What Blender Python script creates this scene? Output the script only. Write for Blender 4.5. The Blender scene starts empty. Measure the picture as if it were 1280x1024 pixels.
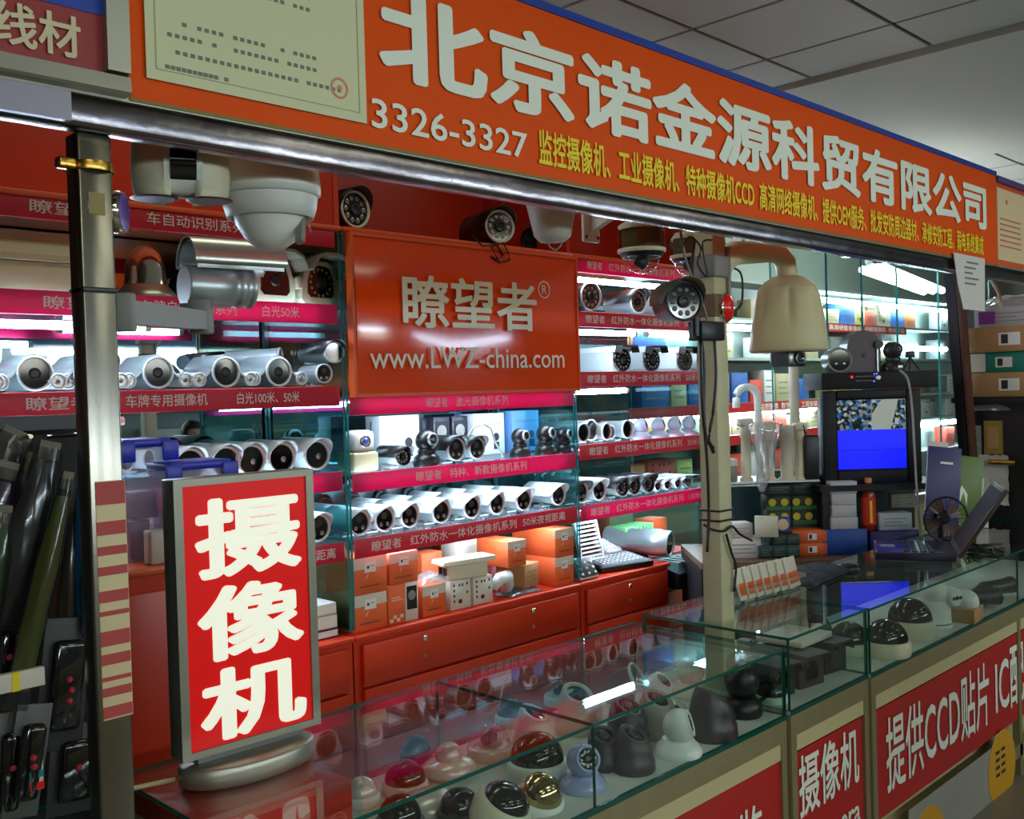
import bpy, bmesh, math, random
from mathutils import Vector, Matrix
random.seed(7)
PI = math.pi
S = bpy.context.scene
COL = S.collection

# ------------------------------------------------------------------ camera, world, lights, exposure
EYE = 1.65; FPX = 1254.6
_A, _p, _r = math.radians(44.74), math.radians(1.01), math.radians(-1.66)
FW = Vector((math.cos(_A)*math.cos(_p), math.sin(_A)*math.cos(_p), -math.sin(_p)))
RT0 = Vector((math.sin(_A), -math.cos(_A), 0)); UP0 = RT0.cross(FW)
RT = RT0*math.cos(_r) + UP0*math.sin(_r); UP = -RT0*math.sin(_r) + UP0*math.cos(_r)
cam = bpy.data.cameras.new('camera'); camo = bpy.data.objects.new('camera', cam); COL.objects.link(camo)
cam.sensor_width = 36; cam.lens = FPX/1280*36; cam.clip_start = .02
camo.matrix_world = Matrix(((RT.x, UP.x, -FW.x, 0), (RT.y, UP.y, -FW.y, 0), (RT.z, UP.z, -FW.z, EYE), (0, 0, 0, 1)))
S.camera = camo
S.view_settings.view_transform = 'Standard'; S.view_settings.look = 'None'
S.view_settings.gamma = 1; S.view_settings.use_curve_mapping = False
S.view_settings.exposure = -0.14
try:
    S.cycles.max_bounces = 10; S.cycles.transparent_max_bounces = 32; S.cycles.diffuse_bounces = 3; S.cycles.glossy_bounces = 5
    S.cycles.sample_clamp_indirect = 4; S.cycles.caustics_reflective = False; S.cycles.caustics_refractive = False
except Exception: pass
W = bpy.data.worlds.new('room_air'); S.world = W; W.use_nodes = True
W.node_tree.nodes['Background'].inputs[0].default_value = (.55, .6, .55, 1)
W.node_tree.nodes['Background'].inputs[1].default_value = .04
def area(name, loc, sx, sy, power, color=(1, .97, .86), rot=(0, 0, 0)):
    l = bpy.data.lights.new(name, 'AREA'); l.shape = 'RECTANGLE'; l.size = sx; l.size_y = sy; l.energy = power; l.color = color
    o = bpy.data.objects.new(name, l); o.location = loc; o.rotation_euler = rot; COL.objects.link(o); return o
WARM = (.97, 1, .80)
for x, y, pw in ((-.2, -.6, 6.5), (2.3, -.6, 5.8), (4.8, -.6, 4.5), (-.2, -1.8, 9), (2.3, -1.8, 8), (4.8, -1.8, 6)):
    area('ceiling_panel_light', (x, y, 3.10), 1.1, .28, pw, WARM)
area('stall_fill_light', (1.7, 2.35, 3.10), 1.2, .3, 4.5, WARM); area('stall_fill_light', (3.6, 2.35, 3.10), 1.2, .3, 3, WARM)  # added unseen lamps that brighten the upper orange panels
area('neighbour_stall_light', (6.6, 2.9, 2.95), .9, .3, 26, (.85, 1, .95))
for x in (-1.2, .6, 2.4, 4.2, 6.0):      # added fill from the opposite side, lighting the goods under the banner
    area('added_front_fill', (x, -2.05, 2.05), 1.4, .25, 8.5, (.95, 1, .86), (math.radians(72), 0, 0))
TUBE_E = 72.0            # strength of the shelf tubes

# the point of the room seen at a photograph pixel on a plane
def _ray(px, py): return FW*FPX + RT*(px-640) - UP*(py-512)
def Py(px, py, Y):
    d = _ray(px, py); t = Y/d.y; return Vector((d.x*t, Y, EYE+d.z*t))
def Pz(px, py, Z):
    d = _ray(px, py); t = (Z-EYE)/d.z; return Vector((d.x*t, d.y*t, Z))
def Px(px, py, X):
    d = _ray(px, py); t = X/d.x; return Vector((X, d.y*t, EYE+d.z*t))

# ------------------------------------------------------------------ materials
def srgb(c):
    return tuple((v/12.92 if v <= .04045 else ((v+.055)/1.055)**2.4) for v in [x/255 for x in c]) + (1,)
MATS = {}
def mat(name, rgb, rough=.5, metal=0, spec=.5, emit=0, ecol=None, noise=0, nscale=30, bump=0, trans=0, coat=0, tcol=None):
    if name in MATS: return MATS[name]
    m = bpy.data.materials.new(name); m.use_nodes = True; nt = m.node_tree; b = nt.nodes['Principled BSDF']
    c = srgb(rgb); b.inputs['Base Color'].default_value = c; m.diffuse_color = c
    b.inputs['Roughness'].default_value = rough; b.inputs['Metallic'].default_value = metal
    b.inputs['Specular IOR Level'].default_value = spec
    if coat: b.inputs['Coat Weight'].default_value = coat; b.inputs['Coat Roughness'].default_value = .08
    if emit:
        b.inputs['Emission Color'].default_value = srgb(ecol or rgb); b.inputs['Emission Strength'].default_value = emit
    if noise or bump:
        tc = nt.nodes.new('ShaderNodeTexCoord'); n = nt.nodes.new('ShaderNodeTexNoise'); n.inputs['Scale'].default_value = nscale
        n.inputs['Detail'].default_value = 4; nt.links.new(tc.outputs['Object'], n.inputs['Vector'])
        if noise:
            mx = nt.nodes.new('ShaderNodeMix'); mx.data_type = 'RGBA'; mx.blend_type = 'MULTIPLY'
            mx.inputs['Factor'].default_value = 1; mx.inputs['A'].default_value = c
            mr = nt.nodes.new('ShaderNodeMapRange'); mr.inputs['From Min'].default_value = .3; mr.inputs['From Max'].default_value = .7
            mr.inputs['To Min'].default_value = 1-noise; mr.inputs['To Max'].default_value = 1+noise*.4
            cc = nt.nodes.new('ShaderNodeCombineColor')
            nt.links.new(n.outputs['Fac'], mr.inputs['Value'])
            for k in range(3): nt.links.new(mr.outputs[0], cc.inputs[k])
            nt.links.new(cc.outputs[0], mx.inputs['B']); nt.links.new(mx.outputs['Result'], b.inputs['Base Color'])
        if bump:
            bp = nt.nodes.new('ShaderNodeBump'); bp.inputs['Strength'].default_value = bump; bp.inputs['Distance'].default_value = .01
            nt.links.new(n.outputs['Fac'], bp.inputs['Height']); nt.links.new(bp.outputs[0], b.inputs['Normal'])
    if trans:
        out = nt.nodes['Material Output']; tr = nt.nodes.new('ShaderNodeBsdfTranslucent'); tr.inputs[0].default_value = srgb(tcol) if tcol else c
        ms = nt.nodes.new('ShaderNodeMixShader'); ms.inputs[0].default_value = trans
        nt.links.new(b.outputs[0], ms.inputs[1]); nt.links.new(tr.outputs[0], ms.inputs[2]); nt.links.new(ms.outputs[0], out.inputs[0])
    MATS[name] = m; return m
def glassmat(name, tint=(.93, .98, .96), r0=.04, rough=0.0, body=None, bodyfac=0):
    """thin sheet glass: clear transmission plus a Schlick mirror reflection from each face"""
    if name in MATS: return MATS[name]
    m = bpy.data.materials.new(name); m.use_nodes = True; nt = m.node_tree; nt.nodes.clear()
    N = nt.nodes.new; L = nt.links.new
    out = N('ShaderNodeOutputMaterial'); g = N('ShaderNodeNewGeometry'); dot = N('ShaderNodeVectorMath'); dot.operation = 'DOT_PRODUCT'
    L(g.outputs['Normal'], dot.inputs[0]); L(g.outputs['Incoming'], dot.inputs[1])
    def M(op, a, b=None):
        n = N('ShaderNodeMath'); n.operation = op
        for i, v in enumerate((a, b)):
            if v is None: continue
            if isinstance(v, (int, float)): n.inputs[i].default_value = v
            else: L(v, n.inputs[i])
        return n.outputs[0]
    a = M('ABSOLUTE', dot.outputs['Value']); f = M('ADD', M('MULTIPLY', M('POWER', M('SUBTRACT', 1.0, a), 5.0), 1-r0), r0)
    tr = N('ShaderNodeBsdfTransparent'); tr.inputs[0].default_value = (*tint, 1)
    gl = N('ShaderNodeBsdfGlossy'); gl.inputs['Roughness'].default_value = rough
    base = tr.outputs[0]
    if body:
        df = N('ShaderNodeBsdfDiffuse'); df.inputs[0].default_value = srgb(body); mb_ = N('ShaderNodeMixShader'); mb_.inputs[0].default_value = bodyfac
        L(tr.outputs[0], mb_.inputs[1]); L(df.outputs[0], mb_.inputs[2]); base = mb_.outputs[0]
    mx = N('ShaderNodeMixShader'); L(f, mx.inputs[0]); L(base, mx.inputs[1]); L(gl.outputs[0], mx.inputs[2]); L(mx.outputs[0], out.inputs[0])
    MATS[name] = m; return m

ORANGE = mat('orange_laminate', (206, 52, 20), .32, spec=.5, noise=.06, nscale=3)
ORANGE2 = mat('orange_trim', (226, 92, 40), .35)
BANNER = mat('banner_vinyl', (232, 82, 6), .5, spec=.15, noise=.05, nscale=2)
SIGNRED = mat('sign_acrylic', (240, 74, 14), .10, coat=.4)
WHITE_S = mat('translucent_white_lettering', (240, 232, 226), .5, trans=.3)
WHITE_T = mat('white_lettering', (236, 240, 222), .5)
YELLOW_T = mat('yellow_lettering', (244, 214, 20), .5)
BLUE = mat('blue_trim', (22, 62, 160), .4)
STEEL = mat('stainless_steel', (150, 146, 134), .24, 1, noise=.1, nscale=8)
STEELB = mat('mirror_steel', (138, 132, 136), .22, 1, bump=.3, nscale=9, noise=.35)
ALU = mat('brushed_aluminium', (170, 168, 152), .38, .75, noise=.08, nscale=12)
CHAMP = mat('champagne_aluminium', (168, 156, 116), .42, .6, noise=.06, nscale=12)
CHROME = mat('chrome', (225, 222, 212), .12, 1)
SILVER = mat('silver_paint', (188, 198, 200), .32, .65)
WHITEP = mat('white_plastic', (226, 228, 218), .35)
WHITEM = mat('white_enamel', (222, 226, 226), .28)
BEIGE = mat('beige_plastic', (203, 194, 150), .45)
IVORY = mat('ivory_plastic', (214, 208, 178), .42)
CREAM = mat('cream_laminate', (196, 184, 134), .5, noise=.05, nscale=4)
GREYP = mat('grey_paint', (132, 132, 124), .5)
DARK = mat('dark_plastic', (34, 32, 32), .35)
BLACK = mat('black_plastic', (14, 14, 15), .38)
LENS = mat('black_lens_glass', (8, 8, 10), .06, spec=.8)
BROWN = mat('dark_brown_enamel', (66, 52, 54), .38, .2)
LED = mat('led_reflector', (150, 148, 144), .2, .9)
STRIP_GLOW = mat('glowing_strip', (206, 20, 84), .4, trans=.26, tcol=(240, 16, 140))  # lit copy of the red strip, tube glow put into its magenta
STRIPR = mat('red_strip', (196, 24, 50), .45, trans=.10, tcol=(230, 24, 100))
MIRROR = mat('mirror_back', (186, 204, 208), .02, 1)
TUBE = mat('lit_tube', (235, 245, 255), .5, emit=TUBE_E, ecol=(206, 232, 255))
SHEET = glassmat('sheet_glass'); SIDEG = glassmat('side_glass', (.72, .92, .92), .05)
SHELFG = glassmat('shelf_glass', (.84, .95, .95), .05, 0, (206, 226, 232), .38)
EDGE = mat('green_glass_edge', (22, 92, 76), .15, spec=.6, trans=.3)
EDGET = mat('teal_glass_edge', (40, 128, 132), .15, spec=.6, trans=.4)
SMOKE = glassmat('smoked_dome', (.10, .09, .09), .07)
CLEARD = glassmat('clear_dome', (.92, .93, .93), .06)
POLY = glassmat('cloudy_polypropylene', (.90, .90, .95), .05, .15, (200, 196, 214), .35)
WRAP = glassmat('plastic_wrap', (.94, .94, .94), .09, .12, (225, 225, 225), .22)
CARD = mat('brown_cardboard', (178, 136, 88), .8, noise=.08, nscale=20)
BOXO = mat('orange_carton', (226, 98, 44), .6); BOXW = mat('white_carton', (214, 208, 190), .6)
INK = mat('black_ink', (40, 38, 40), .6); INKG = mat('grey_ink', (120, 122, 108), .7)
LIGHTRED = mat('lightbox_red', (226, 22, 22), .3, emit=.22, ecol=(255, 8, 6))
LIGHTWHITE = mat('lightbox_white', (255, 255, 238), .3, emit=.5, ecol=(255, 255, 232))
WRAPD = glassmat('dull_wrap', (.72, .72, .72), .05, .12, (60, 58, 62), .12)
PEARL = mat('pearl_plastic', (222, 206, 198), .25, .25, coat=.4)
LAV = mat('lavender_plastic', (156, 164, 206), .25, coat=.5)
NAVY = mat('royal_blue_plastic', (24, 40, 178), .35)
GOLDM = mat('gold_mirror', (196, 176, 120), .08, 1)
PANELRED = mat('red_vinyl_panel', (178, 34, 30), .45)
TAPE = mat('cream_tape', (214, 196, 150), .55)
GREYGRN = mat('certificate_paper', (214, 214, 170), .6)
BRASS = mat('brass', (196, 152, 70), .25, 1)
FABRIC = mat('white_shelf_lining', (198, 200, 188), .8)
GROUT = mat('dark_joint', (60, 56, 48), .8)

# ------------------------------------------------------------------ mesh builder
class MB:
    def __init__(s): s.v = []; s.f = []; s.m = []; s.s = []; s.x = Matrix()
    def at(s, loc=(0, 0, 0), rot=(0, 0, 0), sc=(1, 1, 1)):
        from mathutils import Euler
        s.x = Matrix.Translation(loc) @ Euler(rot).to_matrix().to_4x4() @ Matrix.Diagonal((*sc, 1)); return s
    def add(s, vs, fs, mi=0, sm=False):
        n = len(s.v); s.v += [s.x @ Vector(v) for v in vs]
        for f in fs: s.f.append([n+i for i in f]); s.m.append(mi); s.s.append(sm)
        return s
    def box(s, x0, y0, z0, x1, y1, z1, mi=0, side=None):
        vs = [(x0, y0, z0), (x1, y0, z0), (x1, y1, z0), (x0, y1, z0), (x0, y0, z1), (x1, y0, z1), (x1, y1, z1), (x0, y1, z1)]
        fs = [(0, 3, 2, 1), (4, 5, 6, 7), (0, 1, 5, 4), (1, 2, 6, 5), (2, 3, 7, 6), (3, 0, 4, 7)]
        if side is None: return s.add(vs, fs, mi)
        ext = (x1-x0, y1-y0, z1-z0); k = ext.index(min(ext))         # sheet: thin faces get the edge material
        big = {2: (0, 1), 1: (2, 4), 0: (3, 5)}[k]
        s.add(vs, [fs[i] for i in big], mi); s.add(vs, [fs[i] for i in range(6) if i not in big], side); return s
    def rbox(s, x0, y0, z0, x1, y1, z1, r=.005, mi=0, n=2):
        bm = bmesh.new(); bmesh.ops.create_cube(bm, size=1)
        bmesh.ops.transform(bm, matrix=Matrix.Translation(((x0+x1)/2, (y0+y1)/2, (z0+z1)/2)) @ Matrix.Diagonal((x1-x0, y1-y0, z1-z0, 1)), verts=bm.verts)
        bmesh.ops.bevel(bm, geom=bm.edges[:], offset=r, segments=n, affect='EDGES', profile=.5)
        bm.verts.index_update()
        s.add([v.co.copy() for v in bm.verts], [[v.index for v in f.verts] for f in bm.faces], mi, True); bm.free(); return s
    def lathe(s, prof, n=20, mi=0, sm=True, cap0=True, cap1=True, a0=0, a1=2*PI):
        full = abs(a1-a0-2*PI) < 1e-6; k = n if full else n+1; vs = []; fs = []
        for r, z in prof:
            for i in range(k):
                a = a0+(a1-a0)*i/n; vs.append((r*math.cos(a), r*math.sin(a), z))
        for j in range(len(prof)-1):
            for i in range(n):
                i2 = (i+1) % k
                fs.append((j*k+i, j*k+i2, (j+1)*k+i2, (j+1)*k+i))
        s.add(vs, fs, mi, sm)
        if full and cap0 and prof[0][0] > 1e-5: s.add(vs[:k], [list(range(k))[::-1]], mi)
        if full and cap1 and prof[-1][0] > 1e-5: s.add(vs[-k:], [list(range(k))], mi)
        return s
    def cyl(s, p0, p1, r0, r1=None, n=14, mi=0, sm=True, caps=True):
        r1 = r0 if r1 is None else r1; p0 = Vector(p0); p1 = Vector(p1); d = p1-p0
        q = d.to_track_quat('Z', 'Y').to_matrix().to_4x4(); old = s.x
        s.x = old @ Matrix.Translation(p0) @ q; s.lathe([(r0, 0), (r1, d.length)], n, mi, sm, caps, caps); s.x = old; return s
    def latheY(s, prof, n=20, mi=0, c=(0, 0, 0), d=(0, -1, 0), **k):
        """profile (radius, distance along d)"""
        q = Vector(d).to_track_quat('Z', 'Y').to_matrix().to_4x4(); old = s.x
        s.x = old @ Matrix.Translation(c) @ q; s.lathe(prof, n, mi, **k); s.x = old; return s
    def sphere(s, c, r, n=16, m=8, mi=0, sc=(1, 1, 1)):
        prof = [(max(r*math.sin(PI*i/m), 1e-6), -r*math.cos(PI*i/m)) for i in range(m+1)]; old = s.x
        s.x = old @ Matrix.Translation(c) @ Matrix.Diagonal((*sc, 1)); s.lathe(prof, n, mi); s.x = old; return s
    def tube(s, pts, r, n=6, mi=0):
        pts = [Vector(p) for p in pts]; vs = []; fs = []; up = Vector((0, 0, 1))
        for i, p in enumerate(pts):
            t = (pts[min(i+1, len(pts)-1)]-pts[max(i-1, 0)]).normalized()
            a = t.cross(up) if abs(t.dot(up)) < .95 else t.cross(Vector((1, 0, 0))); a.normalize(); b = t.cross(a)
            rr = r[i] if isinstance(r, (list, tuple)) else r
            for k in range(n): vs.append(p+a*rr*math.cos(2*PI*k/n)+b*rr*math.sin(2*PI*k/n))
        for i in range(len(pts)-1):
            for k in range(n): fs.append((i*n+k, i*n+(k+1) % n, (i+1)*n+(k+1) % n, (i+1)*n+k))
        fs.append(list(range(n))[::-1]); fs.append([(len(pts)-1)*n+k for k in range(n)])
        return s.add(vs, fs, mi, True)
    def prism(s, poly, y0, y1, mi=0, sm=False):
        """polygon in XZ extruded along Y"""
        n = len(poly); vs = [(x, y0, z) for x, z in poly]+[(x, y1, z) for x, z in poly]
        s.add(vs, [list(range(n)), list(range(n, 2*n))[::-1]], mi)
        return s.add(vs, [(i, i+n, (i+1) % n+n, (i+1) % n) for i in range(n)], mi, sm)
    def prismX(s, poly, x0, x1, mi=0, sm=False):
        n = len(poly); vs = [(x0, y, z) for y, z in poly]+[(x1, y, z) for y, z in poly]
        s.add(vs, [list(range(n))[::-1], list(range(n, 2*n))], mi)
        return s.add(vs, [(i, (i+1) % n, (i+1) % n+n, i+n) for i in range(n)], mi, sm)
    def mesh(s, name, mats):
        me = bpy.data.meshes.new(name); me.from_pydata(s.v, [], s.f)
        for m in mats: me.materials.append(m)
        me.polygons.foreach_set('material_index', s.m); me.polygons.foreach_set('use_smooth', s.s)
        me.update(); return me
CACHE = {}
def part(name, build, mats, parent=None, loc=(0, 0, 0), rot=(0, 0, 0), key=None, label=None):
    """one mesh object; build is an MB or a function filling one. Parts with the same key share their mesh"""
    if not isinstance(mats, (list, tuple)): mats = [mats]
    me = CACHE.get(key) if key else None
    if me is None:
        mb = build
        if callable(build): mb = MB(); build(mb)
        me = mb.mesh(name, mats)
        if key: CACHE[key] = me
    o = bpy.data.objects.new(name, me); COL.objects.link(o); o.parent = parent; o.location = loc; o.rotation_euler = rot
    if label: o['label'] = label
    return o
def tag(o, label, cat, group=None, kind=None):
    if label: o['label'] = label
    if cat: o['category'] = cat
    if group: o['group'] = group
    if kind: o['kind'] = kind
    return o
def thing(name, label, cat, loc=(0, 0, 0), rz=0, group=None, rx=0, ry=0):
    o = bpy.data.objects.new(name, None); COL.objects.link(o); o.location = loc; o.rotation_euler = (rx, ry, rz); o.empty_display_size = .05
    return tag(o, label, cat, group)
def struct(name, build, mats, parent=None, **k):
    o = part(name, build, mats, parent, **k)
    if parent is None: o['kind'] = 'structure'
    return o
ORD = ['first', 'second', 'third', 'fourth', 'fifth', 'sixth', 'seventh', 'eighth', 'ninth', 'tenth', 'eleventh', 'twelfth']

TXT = {}
def text_geo(s_, bold=0):
    k = (s_, 0)
    if k in TXT: return TXT[k]
    cu = bpy.data.curves.new('lettering', 'FONT'); cu.body = s_; cu.size = 1; cu.resolution_u = 3; cu.fill_mode = 'FRONT'
    o = bpy.data.objects.new('lettering_tmp', cu); COL.objects.link(o)
    bpy.context.view_layer.update()
    me = bpy.data.meshes.new_from_object(o.evaluated_get(bpy.context.evaluated_depsgraph_get()))
    vs = [(v.co.x, v.co.y) for v in me.vertices]; fs = [list(p.vertices) for p in me.polygons]
    bpy.data.objects.remove(o); bpy.data.meshes.remove(me); bpy.data.curves.remove(cu)
    if vs:
        x0 = min(v[0] for v in vs); x1 = max(v[0] for v in vs); y0 = min(v[1] for v in vs); y1 = max(v[1] for v in vs)
        vs = [((x-x0)/(x1-x0), (y-y0)/(y1-y0)) for x, y in vs]
    TXT[k] = (vs, fs, (x1-x0, y1-y0)); return TXT[k]
def letters(s_, x0, z0, x1, z1, y, m, parent, bold=0, name='lettering', shear=0):
    vs, fs, (tw, th) = text_geo(s_)
    mb = MB(); bx, bz = bold/tw, bold/th                # bold strokes: copies of the outline spread over a small disc
    sc_x, sc_z = 1-2*bx, 1-2*bz
    offs = [(0, 0)]+([(math.cos(2*PI*i/10), math.sin(2*PI*i/10)) for i in range(10)] if bold > .009 else [(1, 0), (-1, 0), (0, 1), (0, -1)] if bold else [])
    for q, (ox, oz) in enumerate(offs):
        mb.add([(x0+(x1-x0)*(bx+sc_x*u+bx*ox), y-.00004*q, z0+(z1-z0)*(bz+sc_z*v+bz*oz)) for u, v in vs], fs)
    return part(name, mb, m, parent)

# ================================================================== THE SETTING
struct('floor', MB().box(-3, -3.2, -.05, 12, 5, 0), mat('floor_tile', (120, 112, 98), .35, noise=.1, nscale=2))
CEILM = mat('ceiling_board', (158, 154, 140), .85, bump=.15, nscale=90, noise=.05)
ceil = struct('ceiling', MB().box(-3, -3.2, 3.185, 12, 5, 3.25), GROUT)
struct('ceiling_band', MB().box(4.655, -3.2, 3.14, 7.05, 5, 3.184), mat('gypsum_board', (162, 158, 142), .9), ceil)
xs = [4.218-.6*k for k in range(6, -1, -1)]
for i, x in enumerate(xs):
    wd = .6 if i < 6 else .42
    for j in range(-7, 4):
        y = 2.44+.6*j
        part('ceiling_tile', lambda mb, wd=wd: mb.box(.011, .011, 0, wd-.011, .589, .014), CEILM, ceil, (x, y, 3.165), key='tile%d' % (wd > .5))
for i in range(5):
    for j in range(-7, 4):
        part('ceiling_tile', None, CEILM, ceil, (7.06+.6*i, 2.44+.6*j, 3.165), key='tile1')
struct('wall_back', MB().box(-3, 4.4, 0, 12, 4.5, 3.2), mat('back_wall_paint', (150, 148, 138), .8))
struct('wall_left', MB().box(-3, -3.2, 0, -2.9, 4.4, 3.2), mat('side_wall_paint', (140, 136, 124), .8))
struct('wall_right', MB().box(11.9, -3.2, 0, 12, 4.4, 3.2), MATS['side_wall_paint'])
struct('wall_front', MB().box(-3, -3.2, 0, 12, -3.1, 3.2), MATS['side_wall_paint'])
# partition behind the middle stall, from the shelving to the next stall
struct('wall_stall', MB().box(-1.0, 3.74, 0, 4.75, 3.80, 3.0), mat('stall_partition', (96, 40, 28), .6))

# stainless beam under the shop signs
bm_ = thing('sign_beam', 'long polished steel beam under the orange shop banner', 'beam', (0, 1.455, 2.03))
part('beam_face', MB().rbox(-1.2, 0, .020, 7.5, .045, .068, .008), STEELB, bm_)
part('beam_lip', MB().box(-1.2, -.006, .066, 7.5, .03, .074), ALU, bm_)

# ================================================================== BANNER
ban = thing('shop_banner', 'long orange shop banner with white company name and yellow small print', 'banner', (0, 1.45, 0))
part('board', MB().box(.674, 0, 2.104, 4.262, .06, 2.46), BANNER, ban)
part('top_trim', MB().box(.674, -.004, 2.4602, 4.262, .064, 2.478), BLUE, ban, label='narrow blue top edge')
part('bottom_trim', MB().box(.674, -.003, 2.0985, 4.262, .02, 2.1035), mat('olive_edge', (120, 110, 30), .5), ban)
letters('北京诺金源科贸有限公司', 1.143, 2.228, 4.14, 2.405, -.004, WHITE_T, ban, .030)
letters('3326-3327', 1.122, 2.134, 1.527, 2.187, -.004, WHITE_T, ban, .012)
letters('监控摄像机、工业摄像机、特种摄像机CCD  高清网络摄像机、提供OEM服务、批发安防周边器材、承修安防工程、弱电系统集成', 1.562, 2.128, 4.10, 2.205, -.004, YELLOW_T, ban, .02)
cert = thing('business_licence', 'pale green paper licence with red seal taped on the banner', 'certificate', (.70, 1.444, 2.137))
part('sheet', MB().box(0, 0, 0, .41, .002, .40), GREYGRN, cert)
def lic(mb):
    r = random.Random(3)
    for row, z in enumerate([.255, .232, .19, .17, .09, .07, .045, .02]):
        x = .035 if row < 7 else .03
        if row in (2, 3): x = .05
        while x < (.30 if row < 6 else .13 if row == 7 else .36):
            if r.random() < .8: mb.box(x, -.0012, z, x+.007, -.0006, z+.006)
            x += .0125 if row not in (7,) else .009
            if row in (0, 1) and .09 < x < .2: x = .205
part('print', lic, INKG, cert)
def border(mb):
    for a in ((.015, .016, .395, .0175), (.015, .385, .395, .3865), (.015, .016, .0165, .3865), (.3935, .016, .395, .3865)): mb.box(a[0], -.0012, a[1], a[2], -.0006, a[3])
part('border', border, mat('pale_green_ink', (178, 182, 134), .7), cert)
part('seal', lambda mb: (mb.latheY([(.0185, 0), (.0165, .0008), (.0145, 0)], 28, c=(.352, -.001, .052), cap0=False, cap1=False), mb.latheY([(.006, 0), (.001, .0006)], 5, c=(.352, -.001, .052))), mat('red_seal_ink', (216, 140, 112), .7), cert)
pap = thing('hanging_notice', 'white printed notice taped below the right end of the banner', 'paper', (3.78, 1.438, 1.91), rx=0)
part('sheet', MB().prism([(.085, 0), (.30, 0), (.305, .105), (.31, .205), (0, .205), (.035, .09)], 0, .002), mat('white_paper', (214, 208, 200), .6), pap)
part('print', lambda mb: [mb.box(.10+.02*(k == 0), -.0012, .175-.02*k, .24-.03*(k % 3), -.0006, .182-.02*k) for k in range(5)], INKG, pap)

# neighbouring sign, left
ls = thing('neighbour_sign', 'dark red sign with cream characters in a steel frame at the top left', 'sign', (0, 1.43, 0))
part('panel', MB().box(-.3, .012, 2.13, .634, .03, 2.40), mat('dull_red_panel', (150, 42, 40), .4), ls)
part('blue_band', MB().box(-.3, .010, 2.212, .634, .0118, 2.40), BLUE, ls)
def fr(mb):
    mb.prismX([(0, 2.100), (.03, 2.100), (.03, 2.131), (.012, 2.131), (-.002, 2.126), (-.004, 2.104)], -.3, .668)
    mb.box(.634, -.004, 2.1315, .668, .03, 2.5)
part('frame', fr, ALU, ls)
letters('线材', .483, 2.140, .601, 2.200, .008, mat('cream_lettering', (214, 200, 160), .5), ls, .02)
bl = thing('banner_side_strip', 'silvery grey strip under the frame of the dark red sign', 'strip', (0, 1.44, 0))
part('strip', MB().box(-.3, 0, 2.052, .585, .012, 2.093), mat('silver_tape', (150, 146, 160), .3, .3), bl)
# neighbouring sign, right
rs = thing('neighbour_sign', 'cream licence board with an orange edge right of the banner', 'sign', (0, 1.45, 0))
part('board', MB().box(4.268, .01, 2.10, 6.5, .05, 2.44), ORANGE2, rs)
part('sheet', MB().box(4.285, .004, 2.128, 4.80, .009, 2.42), mat('cream_paper', (222, 196, 150), .6), rs)
part('print', lambda mb: [mb.box(4.31, .002, 2.36-.022*k, 4.55, .0035, 2.366-.022*k) for k in range(3, 9)], mat('red_ink', (196, 110, 84), .6), rs)
part('seal', lambda mb: mb.latheY([(.012, 0), (.009, .0006)], 14, c=(4.39, .003, 2.37)), MATS['red_ink'], rs)
part('top_rail', MB().box(4.262, -.01, 2.44, 6.5, .05, 2.462), mat('purple_rail', (86, 70, 130), .4), rs)

# ================================================================== SHELVING UNITS
SH = [2.203, 1.920, 1.617, 1.300, 1.035]      # bottoms of the label strips
FY, BYY = 3.10, 3.66
def unit(label, x0, x1, base, strips, tubes, oname='shelving_unit', flush=False, sh=None):
    sh = sh or SH
    u = thing(oname, label, 'shelving', ((x0+x1)/2, FY, 0)); cx = (x0+x1)/2; a, b = x0-cx, x1-cx
    for s_ in (a, b):
        d_ = 0 if s_ == a else -.022
        part('side_panel', MB().box(s_+d_, .42, 2.289, s_+d_+.022, BYY-FY, 2.70), ORANGE, u)
        part('glass_side', MB().box(s_+(.001 if s_ == a else -.011), 0, base+.02, s_+(.001 if s_ == a else -.011)+.010, .545, 2.265, 0, 1), [SIDEG, EDGET], u)
    part('mirror', MB().box(a+.024, BYY-FY-.012, base+.02, b-.024, BYY-FY-.004, 2.26), MIRROR, u)
    part('back_panel', MB().box(a+.024, BYY-FY-.012, 2.29, b-.024, BYY-FY, 2.95), ORANGE, u)
    part('top_board', MB().rbox(a, -.02, 2.268, b, BYY-FY-.014, 2.288, .006), ORANGE2, u)
    part('upright', MB().box(b-.024, 0, 2.289, b, .40, 2.95), ORANGE, u)
    for k, z in enumerate(sh):
        if k > 0 or True:
            zt = z+.070
            if k: part('glass_shelf', MB().box(a+.014, .012, zt-.008, b-.014, .54, zt, 0, 1), [SHELFG, EDGET], u)
        sp = strips[k]
        if sp is None: continue
        txt, glow, e0, e1, t0, t1 = sp
        st = part('label_strip', MB().rbox(a+e0, -.012, z, b-e1, -.004, z+.073, .003), STRIP_GLOW if glow else STRIPR, u)
        n = len(txt)
        for (s_, f0, f1) in txt:
            letters(s_, a+f0, z+.018, a+f1, z+.058, -.0135, WHITE_S, st, .008)
    for z, f0, f1 in tubes:
        tb = part('fluorescent_tube', MB().cyl((a+f0, .035, z), (a+f1, .035, z), .013, n=10), TUBE, u, label='lit white tube')
        for q in (a+f0-.02, a+f1): part('tube_cap', MB().cyl((q, .035, z), (q+.02, .035, z), .0145, n=10), WHITEP, tb)
    if flush: part('front_panel', MB().rbox(a+.01, .0, 2.2895, b-.026, .015, 2.95, .003), ORANGE, u)
    return u, a, b, cx
def T(px, py): return Py(px, py, FY-.013).x
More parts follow.
